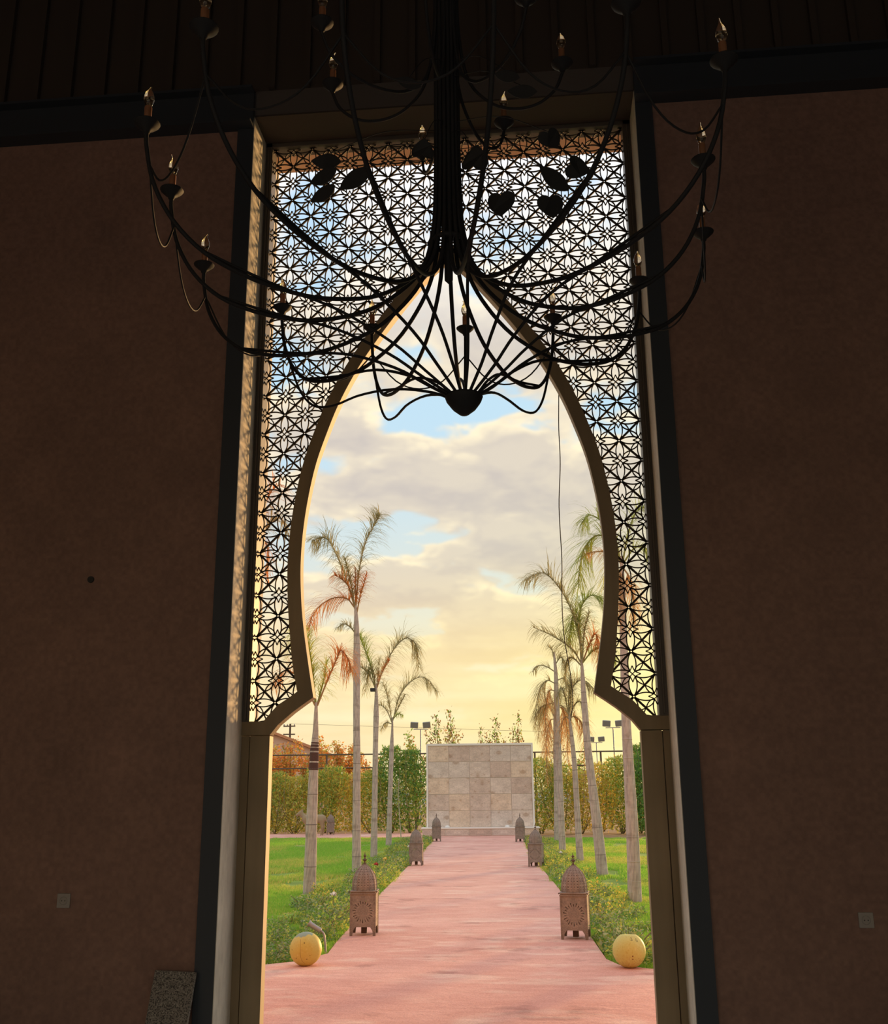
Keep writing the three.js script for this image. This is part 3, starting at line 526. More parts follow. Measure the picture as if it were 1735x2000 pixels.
// ------------------------------------------------------------------ lanterns
{
  const H = 0.147, t0 = 0.094, t1 = 0.455;             // half width, underside and top of the body
  const lan = new THREE.Group(); lan.name = 'lantern';
  const s = shapeOf([[-H, 0], [-H + 0.028, 0], [-H + 0.034, 0.055], [-H + 0.06, t0], [H - 0.06, t0], [H - 0.034, 0.055], [H - 0.028, 0], [H, 0], [H, t1], [-H, t1]]);
  for (let i = 0; i < 22; i++) {
    const a = (i / 22) * Math.PI * 2 + 0.14, u = (r, w) => [r * Math.cos(a) - w * Math.sin(a), 0.262 + r * Math.sin(a) + w * Math.cos(a)], h = new THREE.Path();
    const r1 = i % 2 ? 0.108 : 0.122, p = [u(0.082, -0.002), u(r1, -0.0045), u(r1 + 0.004, 0), u(r1, 0.0045), u(0.082, 0.002)]; p.forEach(([x, y], k) => (k ? h.lineTo(x, y) : h.moveTo(x, y))); h.closePath(); s.holes.push(h);
  }
  const panelG = extrude(s, 0.004, H);
  for (let i = 0; i < 4; i++) part('panel', panelG, rustMat, lan).rotation.y = i * Math.PI / 2;
  for (const x of [-1, 1]) for (const z of [-1, 1]) part('corner_strip', box(x * H - 0.006, x * H + 0.006, 0.0, t1, z * H - 0.006, z * H + 0.006, 0.002), rustMat, lan);
  part('ledge', [box(-H - 0.01, H + 0.01, t1, t1 + 0.012, -H - 0.01, H + 0.01, 0.003), box(-H, H, t1 + 0.012, t1 + 0.028, -H, H, 0.003), box(-H - 0.014, H + 0.014, t1 + 0.026, t1 + 0.036, -H - 0.014, H + 0.014, 0.003)], rustMat, lan);
  for (const x of [-1, 1]) for (const z of [-1, 1]) { const k = new THREE.SphereGeometry(0.009, 8, 6); k.translate(x * (H + 0.012), t1 + 0.03, z * (H + 0.012)); part('knob', k, rustDark, lan); }
  const c = document.createElement('canvas'); c.width = c.height = 512; const x = c.getContext('2d'); x.fillStyle = '#fff'; x.fillRect(0, 0, 512, 512); x.fillStyle = '#000';
  for (let i = 0; i < 24; i++) for (let j = 0; j < 9; j++) { x.beginPath(); x.ellipse((i + 0.5 + (j % 2 ? 0 : 0)) * 512 / 24, 512 - (0.1 + j * 0.085) * 512, i % 3 === 1 ? 4.5 : 3, j % 2 ? 6 : 4, 0, 0, 7); x.fill(); }
  const holes = new THREE.CanvasTexture(c); holes.wrapS = THREE.RepeatWrapping;
  const domeMat = M3({ name: 'pierced_rusted_sheet', map: rustTex, alphaMap: holes, alphaTest: 0.5, roughness: 0.85, side: THREE.DoubleSide });
  const y0 = t1 + 0.036, prof = [[0.146, 0], [0.1465, 0.04], [0.144, 0.085], [0.136, 0.13], [0.12, 0.175], [0.096, 0.215], [0.066, 0.248], [0.038, 0.272], [0.02, 0.29]];
  const domeG = new THREE.LatheGeometry(prof.map(([r, h]) => new THREE.Vector2(r, h)), 12); domeG.translate(0, y0, 0);
  part('dome', domeG, domeMat, lan).userData.label = 'dome pierced with rows of small holes';
  for (let i = 0; i < 12; i++) { const a = (i / 12) * Math.PI * 2; part('dome_rib', sweep(prof.map(([r, h]) => V((r + 0.001) * Math.sin(a), y0 + h, (r + 0.001) * Math.cos(a))), [0.0035, 0.003], 12, 5), rustMat, lan); }
  part('finial', lathe([[0, 0.28], [0.024, 0.285], [0.014, 0.3], [0.007, 0.315], [0.008, 0.322], [0.026, 0.336], [0.028, 0.342], [0.012, 0.352], [0.006, 0.362], [0.007, 0.37], [0.017, 0.38], [0.0175, 0.387], [0.008, 0.396], [0.005, 0.405], [0.003, 0.425], [0, 0.43]].map(([r, h]) => [r, h + y0]), 12), rustDark, lan);
  part('lamp_holder', [box(-0.032, 0.032, 0.012, 0.14, -0.032, 0.032, 0.004), box(-H + 0.004, H - 0.004, 0.1, 0.108, -0.012, 0.012)], rustDark, lan);
  part('candle_bulb', lathe([[0, 0.14], [0.02, 0.145], [0.024, 0.19], [0.018, 0.23], [0, 0.25]], 12), whiteMat, lan);
  const spots = [[-2.15, -12.75, 0.05, 'rusted lantern with pierced dome, the nearest one on the left of the path'], [0.32, -12.5, -0.13, 'rusted lantern with pierced dome, the nearest one on the right of the path'], [-2.94, -24.5, 0.04, 'rusted lantern second from the door on the left edge of the path'], [-0.2, -24.0, -0.16, 'rusted lantern second from the door on the right edge of the path'], [-3.66, -36.3, 0.1, 'small far rusted lantern before the left end of the stone panel'], [-0.8, -35.7, -0.05, 'small far rusted lantern before the right end of the stone panel'], [-8.6, -42.6, 0.2, 'far rusted lantern on the cross walkway before the hedge on the left']];
  spots.forEach(([px, pz, turn, label], i) => { let o = lan; if (i) o = lan.clone(); o.name = numbered('lantern'); o.position.set(px, 0.001, pz); o.rotation.y = turn; scene.add(o); tag(o, label, 'lantern', 'rusted lanterns lining the pink path'); });
}

// ------------------------------------------------------------------ yellow balls and a garden lamp
{
  function ballTex(f) { const c = document.createElement('canvas'); c.width = 1024; c.height = 512; f(c.getContext('2d')); const t = new THREE.CanvasTexture(c); t.colorSpace = THREE.SRGBColorSpace; t.wrapS = THREE.RepeatWrapping; return t; }
  const R = rng(8);
  const grain = (x, col, n, s) => { x.fillStyle = col; for (let i = 0; i < n; i++) { x.globalAlpha = 0.1 + 0.25 * R(); x.beginPath(); x.ellipse(R() * 1024, R() * 512, s * (0.5 + R()), s * (0.3 + R()), R() * 3, 0, 7); x.fill(); } x.globalAlpha = 1; };
  const t1 = ballTex((x) => {
    x.fillStyle = '#c9b456'; x.fillRect(0, 0, 1024, 512); grain(x, '#b89c3c', 500, 9); grain(x, '#d6c67c', 400, 8);
    x.fillStyle = '#8b9a86'; x.beginPath(); x.moveTo(0, 0); x.lineTo(1024, 0); x.lineTo(1024, 96); for (let i = 1024; i >= 0; i -= 16) x.lineTo(i, 84 + 34 * Math.sin(i / 61) * R() + (i > 560 && i < 740 ? 50 : i > 740 && i < 800 ? 20 : i > 800 && i < 900 ? -14 : 0)); x.fill(); 
    x.strokeStyle = '#7a5a20'; x.lineWidth = 3; x.beginPath(); x.moveTo(728, 140); x.bezierCurveTo(752, 190, 745, 260, 752, 320); x.bezierCurveTo(758, 360, 776, 380, 800, 396); x.stroke();
    x.fillStyle = '#6a5218'; for (const [u, v, r] of [[785, 178, 7], [690, 330, 6], [818, 338, 6], [850, 300, 4], [640, 250, 5], [300, 250, 6], [120, 330, 6]]) { x.beginPath(); x.arc(u, v, r, 0, 7); x.fill(); }
  });
  const t2 = ballTex((x) => {
    x.fillStyle = '#ccc46c'; x.fillRect(0, 0, 1024, 512); grain(x, '#bcaa4c', 500, 9); grain(x, '#dcd698', 400, 8);
    x.fillStyle = '#9a6a34'; for (let i = 0; i < 900; i++) { const v = 512 - 190 * Math.pow(R(), 1.6); x.globalAlpha = 0.08 + 0.2 * R(); x.beginPath(); x.ellipse(R() * 1024, v, 3 + 8 * R(), 2 + 5 * R(), R() * 3, 0, 7); x.fill(); } x.globalAlpha = 1;
    x.fillStyle = '#8a8440'; x.font = 'bold 58px sans-serif'; x.fillText('3', 778, 156); x.fillText('6', 846, 168);
    x.fillStyle = '#7a4e1a'; for (const [u, v, r] of [[790, 300, 7], [792, 330, 7]]) { x.beginPath(); x.arc(u, v, r, 0, 7); x.fill(); }
  });
  const profile = (flat) => { const l = []; for (let i = 0; i <= 32; i++) { const t = -Math.PI / 2 + (i / 32) * Math.PI; let r = 0.155 * Math.cos(t), y = 0.155 * Math.sin(t); if (flat && y > 0.137) y = 0.137; if (y < -0.148) y = -0.148; l.push([r, y]); } return l; };
  for (const [x, z, flat, tex, turn, label] of [[-2.34, -10.5, false, t1, 0.0, 'yellow ball with a worn grey green top and a dark seam, left of the path'], [0.76, -10.5, true, t2, 0, 'yellow ball with a flat top and faded figures, right of the path']]) {
    const g = new THREE.LatheGeometry(profile(flat).map(([r, y]) => new THREE.Vector2(Math.max(r, 0.0001), y)), 48);
    const uv = g.attributes.uv, p = g.attributes.position; for (let i = 0; i < p.count; i++) { uv.setY(i, 0.5 + Math.asin(clamp(p.getY(i) / 0.155, -1, 1)) / Math.PI); }
    const m = part('yellow_ball', g, M3({ name: 'ball_paint', map: tex, roughness: 0.55, bumpMap: plasterBump, bumpScale: 0.001 }), scene); m.position.set(x, 0.149, z); m.rotation.y = turn + Math.PI / 2; if (flat) m.rotation.z = -0.07; tag(m, label, 'ball');
  }
  const t = thing('garden_spotlight', 'small grey spotlight on a short post behind the left yellow ball', 'lamp', [-2.335, -0.03, -11.34]);
  part('post', sweep([V(0.02, 0, 0), V(0.012, 0.12, 0), V(-0.005, 0.21, 0), V(-0.045, 0.245, 0)], [0.012, 0.011], 12, 8), greyMetal, t);
  const h = lathe([[0, -0.075], [0.026, -0.07], [0.028, 0.06], [0.034, 0.065], [0.034, 0.078], [0.03, 0.078], [0.028, 0.068], [0, 0.066]], 16); h.rotateZ(1.05); h.translate(-0.1, 0.275, 0); part('head', h, greyMetal, t);
}

// ------------------------------------------------------------------ palms
const PALMS = [
  // L1
  { z: -17.70, trunk: [[-3.91,0.0,0.112],[-3.9,0.86,0.1],[-3.89,1.85,0.084],[-3.88,2.32,0.076],[-3.87,2.62,0.054],[-3.87,3.01,0.041]],
    fronds: [[[-3.87,3.08],[-3.93,3.59],[-3.98,4.04],[-4.05,4.38]],[[-3.85,3.07],[-3.68,3.49],[-3.52,3.85],[-3.43,4.01],[-3.3,3.86],[-3.23,3.62]],[[-3.88,3.06],[-4.04,3.37],[-4.23,3.61],[-4.43,3.64],[-4.54,3.42]],[[-3.88,3.08],[-4.01,3.77],[-4.2,4.18],[-4.42,4.36]],[[-3.86,3.06],[-3.79,3.5],[-3.78,3.9]]] },
  // L2
  { z: -21.97, trunk: [[-3.87,0.0,0.101],[-3.89,1.08,0.086],[-3.9,2.33,0.077],[-3.92,3.18,0.072],[-3.93,4.49,0.079],[-3.95,5.17,0.057],[-3.98,5.53,0.04]],
    fronds: [[[-3.97,5.51],[-3.9,6.37],[-3.75,7.01],[-3.53,7.41],[-3.41,7.59]],[[-3.98,5.51],[-4.25,6.32],[-4.57,7.01],[-4.81,7.24],[-5.09,7.19]],[[-3.99,5.51],[-4.11,5.97],[-4.29,6.18],[-4.43,6.25]],[[-4.01,5.56],[-4.19,5.76],[-4.55,5.77],[-4.91,5.51],[-5.07,5.13]],[[-3.95,5.39],[-3.87,5.79],[-3.78,6.07],[-3.71,6.3]],[[-3.97,5.51],[-3.97,5.96],[-3.96,6.4]],[[-3.96,4.96],[-4.07,5.1],[-4.19,5.15],[-4.32,5.04]],[[-3.98,5.51],[-4.08,6.14],[-4.18,6.61]]] },
  // L3
  { z: -27.22, trunk: [[-4.36,0.0,0.093],[-4.35,1.46,0.074],[-4.34,2.89,0.068],[-4.33,3.55,0.075],[-4.33,4.08,0.048],[-4.34,4.29,0.034]],
    fronds: [[[-4.34,4.25],[-4.13,4.87],[-3.83,5.41],[-3.53,5.65],[-3.3,5.45],[-3.24,4.88]],[[-4.35,4.25],[-4.52,4.97],[-4.7,5.43],[-4.84,5.76]],[[-4.32,4.29],[-4.16,4.73],[-3.95,5.03]],[[-4.35,4.33],[-4.42,4.74],[-4.55,4.77],[-4.63,4.22]],[[-4.36,4.29],[-4.52,4.66],[-4.74,4.84],[-4.97,4.77]],[[-4.34,4.29],[-4.3,4.76],[-4.34,5.1]]] },
  // L4
  { z: -33.43, trunk: [[-4.89,0.0,0.097],[-4.85,1.43,0.074],[-4.81,2.85,0.075],[-4.79,3.5,0.042],[-4.78,3.85,0.033]],
    fronds: [[[-4.78,3.82],[-4.56,4.6],[-4.18,5.09],[-3.72,5.22],[-3.29,4.75]],[[-4.8,3.82],[-4.95,4.56],[-5.16,5.15]],[[-4.8,3.79],[-4.97,4.18],[-5.2,4.38],[-5.4,4.32]],[[-4.81,3.76],[-4.98,3.81],[-5.11,3.75],[-5.21,3.58]],[[-4.75,3.92],[-4.65,4.02],[-4.53,4.06],[-4.38,4.01]],[[-4.76,3.95],[-4.53,4.39],[-4.36,4.7]]] },
  // R1
  { z: -16.41, trunk: [[1.31,0.0,0.106],[1.33,0.89,0.096],[1.33,1.94,0.082],[1.33,2.79,0.071],[1.36,3.92,0.06],[1.38,4.74,0.053],[1.4,5.16,0.037]],
    fronds: [[[1.38,5.16],[1.25,5.53],[1.04,5.67],[0.84,5.51],[0.73,5.18],[0.7,4.85]],[[1.38,5.16],[1.3,5.6],[1.11,5.84],[0.9,5.94],[0.77,5.79]],[[1.39,5.16],[1.2,5.34],[0.97,5.35],[0.84,5.3]],[[1.41,5.16],[1.53,5.67],[1.69,6.02],[1.89,6.1]],[[1.42,5.16],[1.62,5.41],[1.8,5.39],[1.93,5.11]],[[1.4,5.08],[1.33,4.91],[1.27,4.58],[1.26,4.12]],[[1.42,5.08],[1.52,4.91],[1.57,4.53],[1.53,4.16]],[[1.39,5.16],[1.33,5.42],[1.19,5.17],[1.09,4.75]]] },
  // R2
  { z: -21.45, trunk: [[1.12,0.0,0.115],[1.06,0.87,0.101],[1.0,1.65,0.087],[0.94,2.46,0.072],[0.91,3.28,0.063],[0.9,3.8,0.047],[0.89,4.13,0.037]],
    fronds: [[[0.88,4.16],[0.71,4.46],[0.34,4.75],[-0.09,4.97]],[[0.88,4.16],[0.85,4.81],[0.66,5.41],[0.39,5.86],[0.12,6.04],[-0.23,5.87]],[[0.89,4.16],[0.87,4.91],[0.94,5.35],[1.15,5.56],[1.39,5.48]],[[0.9,4.16],[1.05,4.51],[1.2,4.77],[1.28,4.51],[1.29,4.21]],[[0.89,4.16],[0.89,4.84],[0.8,5.24],[0.71,5.03],[0.65,4.7]],[[0.9,4.16],[1.15,4.43],[1.47,4.5],[1.61,4.2]],[[0.88,4.11],[0.72,4.28],[0.59,4.23],[0.53,3.8]],[[0.9,4.13],[0.96,4.75],[1.08,5.18]]] },
  // R3
  { z: -25.77, trunk: [[0.83,0.0,0.09],[0.81,0.95,0.073],[0.79,2.15,0.062],[0.75,2.88,0.05],[0.7,3.37,0.038]],
    fronds: [[[0.7,3.35],[0.72,3.87],[0.86,4.14],[1.09,4.26],[1.4,3.98]],[[0.7,3.35],[0.62,3.87],[0.53,4.06],[0.42,3.81]],[[0.72,3.35],[0.87,3.37],[1.04,3.12],[1.05,2.39]],[[0.7,3.32],[0.62,3.37],[0.52,3.19],[0.48,2.76]],[[0.72,3.37],[0.87,3.68],[1.02,3.71],[1.11,3.43]],[[0.7,3.35],[0.78,3.99],[0.75,4.37]]] },
  // R4
  { z: -30.15, trunk: [[0.49,0.0,0.099],[0.49,1.4,0.086],[0.48,2.81,0.087],[0.48,3.97,0.081],[0.49,4.85,0.059],[0.46,5.42,0.045]],
    fronds: [[[0.46,4.63],[0.21,4.71],[-0.02,4.39],[-0.15,3.66]],[[0.44,4.09],[0.15,4.0],[-0.05,3.86],[-0.16,3.4]],[[0.46,4.97],[0.23,5.12],[-0.01,5.16],[-0.19,4.98]],[[0.47,5.15],[0.63,5.37],[0.74,5.26],[0.81,4.7]],[[0.48,4.7],[0.72,4.77],[0.87,4.48],[0.92,3.82]],[[0.47,4.41],[0.26,4.38],[0.15,3.68],[0.14,2.67]],[[0.47,3.97],[0.66,3.89],[0.75,3.38],[0.74,2.38]],[[0.46,5.3],[0.4,5.6],[0.28,5.72]]] },
  // R5
  { z: -35.98, trunk: [[0.41,0.0,0.093],[0.44,1.37,0.077],[0.47,3.05,0.07],[0.48,4.08,0.053]],
    fronds: [[[0.47,4.05],[0.3,4.43],[0.04,4.23],[-0.09,3.4]],[[0.47,4.05],[0.68,4.46],[0.92,4.16],[0.97,3.21]],[[0.47,4.05],[0.41,4.6],[0.28,4.96]],[[0.47,4.01],[0.31,3.91],[0.18,3.22],[0.15,1.87]]] },
  // L0
  { z: -11.32, trunk: [[-3.38,0.0,0.083],[-3.36,1.34,0.074],[-3.32,3.0,0.059],[-3.28,4.12,0.045],[-3.25,4.43,0.031]],
    fronds: [[[-3.25,4.41],[-3.19,4.73],[-3.07,5.01],[-2.94,5.1]],[[-3.25,4.41],[-3.12,4.61],[-2.97,4.73],[-2.87,4.54]],[[-3.25,4.41],[-3.25,4.8],[-3.2,5.11]],[[-3.25,4.41],[-3.38,4.74],[-3.53,4.93]],[[-3.25,4.4],[-3.11,4.42],[-3.01,4.24],[-2.99,3.93]]] },
];
{
  const green = [[0.24, 0.30, 0.07], [0.30, 0.33, 0.10]], gold = [[0.45, 0.42, 0.08], [0.3, 0.34, 0.08]], orange = [[0.52, 0.22, 0.08], [0.45, 0.26, 0.12]], grey = [[0.28, 0.26, 0.14], [0.36, 0.31, 0.17]], dead = [[0.5, 0.27, 0.1], [0.42, 0.3, 0.16]];
  const look = [ // for each palm: colours of its fronds
    [gold, orange, orange, gold, gold], [grey, grey, orange, orange, orange, orange, grey, grey], [grey, green, orange, grey, grey, grey], [grey, grey, grey, grey, green, grey],
    [green, green, dead, green, green, dead, dead, gold], [grey, grey, green, orange, green, green, grey, grey], [grey, grey, dead, dead, grey, grey], [grey, grey, grey, grey, grey, dead, dead, grey], [grey, grey, grey, dead], [orange, grey, orange, grey, orange]];
  const labels = ['palm with dark ringed trunk, first of the left row, nearest the left pillar', 'tallest palm of the left row with a red brown drooping frond', 'palm of the left row carrying a small lamp on its trunk', 'smallest palm at the far end of the left row, arching to the right',
    'thick grey palm at the right pillar, its crown behind the pierced screen', 'leaning palm of the right row with wide green fronds', 'thin slanting palm third in the right row with drooping fronds', 'straight palm with ragged drooping crown at the far end of the right row', 'thin dark palm just behind the straight one at the far right', 'palm behind the left pillar, seen only through the pierced screen'];
  const litter = rng(404);
  PALMS.forEach((p, n) => {
    const [bx] = p.trunk[0], R = rng(900 + n * 7), t = thing('palm_tree', labels[n], 'palm tree', [bx, -0.02, p.z]);
    const pts = p.trunk.map(([x, y]) => V(x - bx, y, 0)); pts[0].y = -0.05; pts[pts.length - 1].y += 0.14; p.trunk[p.trunk.length - 1][2] *= 0.6;
    const curve = new THREE.CatmullRomCurve3(pts, false, 'catmullrom', 0.5), K = 60, P = [], Q = [];
    const radius = (f) => { const k = Math.min(p.trunk.length - 2, Math.floor(f * (p.trunk.length - 1))); return mix(p.trunk[k][2], p.trunk[k + 1][2], f * (p.trunk.length - 1) - k); };
    for (let i = 0; i <= K; i++) { P.push(curve.getPoint(i / K)); Q.push(radius(i / K) * (1 + 0.03 * (R() - 0.5))); }
    part('trunk', sweep(P, Q, 0, 14, 0.5, true), barkMat, t);
    const ring = [], H = pts[pts.length - 1].y; let y = 0.35;
    while (y < H * 0.82) { const f = clamp(y / H), c = curve.getPoint(f), tan = curve.getTangent(f), g = new THREE.TorusGeometry(radius(f) - 0.001, 0.0025 + 0.003 * R(), 5, 20); g.applyQuaternion(new THREE.Quaternion().setFromUnitVectors(V(0, 0, 1), tan)); g.rotateZ((R() - 0.5) * 0.08); g.translate(c.x, c.y, c.z); ring.push(g); y += 0.26 + 0.22 * R(); }
    stuff(part('ring_scars', ring, n === 4 ? paleScarMat : scarMat, t));
    if (n === 0) for (const [y0, y1] of [[2.16, 2.22], [2.03, 2.12], [1.9, 2.0], [1.62, 1.86], [1.42, 1.58]]) {   // bare brown bands
      const f0 = y0 / H, f1 = y1 / H, g = []; for (let i = 0; i <= 4; i++) g.push(mix(f0, f1, i / 4));
      part('brown_band', sweep(g.map((f) => curve.getPoint(f)), g.map((f) => radius(f) + 0.0025), 0, 14, 0.5, true), rawBarkMat, t);
    }
    const scale = Math.min(1, -p.z / 22);
    p.fronds.forEach((f, i) => {
      const dz = (R() - 0.5) * 0.9, pal = look[n][i] ?? grey, fp = f.map(([x, y], k) => V(x - bx, y + 0.02, dz * (k / (f.length - 1)) ** 1.2)), c = new THREE.CatmullRomCurve3(fp, false, 'catmullrom', 0.5), len = c.getLength();
      const thick = 0.011 + 0.006 * scale, fr = part('frond', sweep(fp, [thick, thick * 0.8, thick * 0.3], 18, 6), M3({ name: 'frond_rib', color: rgb(...pal[1].map((v) => v * 0.9)), roughness: 0.8 }), t);
      const pos = [], nor = [], col = [], m = Math.round(clamp(len * 62, 24, 150)), L0 = clamp(len * 0.34, 0.18, 0.5);
      for (let k = 0; k < m; k++) for (const side of [-1, 1]) {
        const u = mix(0.16, 1, (k + R() * 0.8) / m), b = c.getPoint(Math.min(u, 1)), T = c.getTangent(Math.min(u, 0.999));
        const a = R() * 6.28, A = Math.abs(T.z) > 0.9 ? V(1, 0, 0) : V(0, 0, 1), S1 = T.clone().cross(A).normalize(), S2 = T.clone().cross(S1), S = S1.multiplyScalar(Math.cos(a) * side * 1).addScaledVector(S2, Math.sin(a));
        const L = L0 * (0.55 + 0.6 * Math.sin(Math.PI * clamp(u * 0.85 + 0.12))) * (0.75 + 0.5 * R()), d = S.multiplyScalar(0.75).addScaledVector(T, 0.65).normalize(), w = 0.0035 + 0.004 * scale, kc = pal[R() < 0.6 ? 0 : 1], v = 1.0 + 0.8 * R();
        let q = b.clone(), dir = d.clone(), sd = dir.clone().cross(V(0, 1, 0)); if (sd.length() < 0.1) sd = V(1, 0, 0); sd.normalize();
        const seg = 4; for (let s = 0; s < seg; s++) {
          const nx = q.clone().addScaledVector(dir, L / seg), w0 = w * (1 - s / seg * 0.6), w1 = s === seg - 1 ? 0.001 : w * (1 - (s + 1) / seg * 0.6), nn = dir.clone().cross(sd).normalize();
          const a0 = q.clone().addScaledVector(sd, w0), a1 = q.clone().addScaledVector(sd, -w0), b0 = nx.clone().addScaledVector(sd, w1), b1 = nx.clone().addScaledVector(sd, -w1);
          for (const z of [a0, a1, b1, a0, b1, b0]) { pos.push(z.x, z.y, z.z); nor.push(nn.x, nn.y, nn.z); col.push(kc[0] * v, kc[1] * v, kc[2] * v); }
          q = nx; dir.y -= 0.30 + 0.16 * R(); dir.normalize();
        }
      }
      const g = new THREE.BufferGeometry(); g.setAttribute('position', new THREE.Float32BufferAttribute(pos, 3)); g.setAttribute('normal', new THREE.Float32BufferAttribute(nor, 3)); g.setAttribute('color', new THREE.Float32BufferAttribute(col, 3)); g.setAttribute('uv', new THREE.Float32BufferAttribute(new Float32Array(pos.length / 3 * 2), 2));
      stuff(part('leaflets', g, leafMat, fr));
    });
    if (n === 2) { const k = curve.getPoint(0.9), l = part('lamp_box', box(k.x - 0.15, k.x - 0.03, k.y - 0.04, k.y + 0.05, -0.02, 0.1, 0.008), darkPlastic, t); l.userData.label = 'small dark lamp fixed to the trunk'; }
  });
}

// ------------------------------------------------------------------ stone panel at the end of the path
{
  const t = thing('stone_panel', 'free-standing wall faced with beige stone tiles at the end of the path', 'wall', [-2.44, 0, -41.3], 0.055);
  const W = 2.1, Y0 = 0.3, Y1 = 3.38;
  part('core', box(-W + 0.02, W - 0.02, 0.0, 3.42, -0.3, -0.02), groutMat, t);
  for (const s of [-1, 1]) part('edge_strip', box(Math.min(s * W, s * (W - 0.07)), Math.max(s * W, s * (W - 0.07)), Y0, 3.46, -0.28, 0.03, 0.006), paleStone, t);
  part('top_strip', box(-W + 0.07, W - 0.07, Y1, 3.46, -0.28, 0.03, 0.006), paleStone, t);
  const R = rng(61), tw = (2 * W - 0.14) / 5, th = (Y1 - Y0) / 5, g = 0.007, tile = box(-tw / 2 + g, tw / 2 - g, -th / 2 + g, th / 2 - g, -0.02, -0.006, 0.003);
  const shades = [3, 4, 1, 2, 2, 2, 2, 0, 4, 3, 3, 0, 1, 0, 4, 1, 3, 1, 3, 0, 2, 3, 1, 2, 0];
  for (let r = 0; r < 5; r++) for (let c = 0; c < 5; c++) { const tg = tile.clone(), tu = tg.attributes.uv, ou = R() * 7, ov = R() * 7; for (let i = 0; i < tu.count; i++) tu.setXY(i, tu.getX(i) + ou, tu.getY(i) + ov); const m = part('tile', tg, stoneMats[shades[r * 5 + c]], t); m.position.set(-W + 0.07 + tw * (c + 0.5), Y1 - th * (r + 0.5), 0.002 + 0.004 * R()); m.rotation.z = (r + c) % 2 ? Math.PI : 0; }
  part('plinth', box(-W - 0.14, W + 0.12, 0, 0.25, -0.3, 0.5), groutMat, t);
  part('plinth_cap', box(-W - 0.18, W + 0.16, 0.25, 0.3, -0.28, 0.54, 0.008), paleStone, t);
  const pw = (2 * W + 0.26) / 5, pt = box(-pw / 2 + 0.01, pw / 2 - 0.01, 0.01, 0.235, 0.5, 0.515, 0.003);
  for (let c = 0; c < 5; c++) part('plinth_tile', pt, stoneMats[[1, 0, 4, 2, 3][c]], t).position.x = -W - 0.14 + pw * (c + 0.5);
  for (const [x, l] of [[-1.28, 'small white dome light on the plinth before the left of the stone panel'], [1.02, 'small white dome light on the plinth before the right of the stone panel']]) {
    const a = 0.055, d = thing('dome_light', l, 'light', [-2.44 + x * Math.cos(a) + 0.3 * Math.sin(a), 0.3, -41.3 - x * Math.sin(a) + 0.3 * Math.cos(a)]);
    part('cover', lathe([[0, 0.085], [0.05, 0.075], [0.085, 0.045], [0.095, 0.012], [0.095, 0.008]], 16), whiteMat, d); part('ring', lathe([[0, 0], [0.105, 0], [0.105, 0.01], [0, 0.012]], 16), paleStone, d);
  }
}

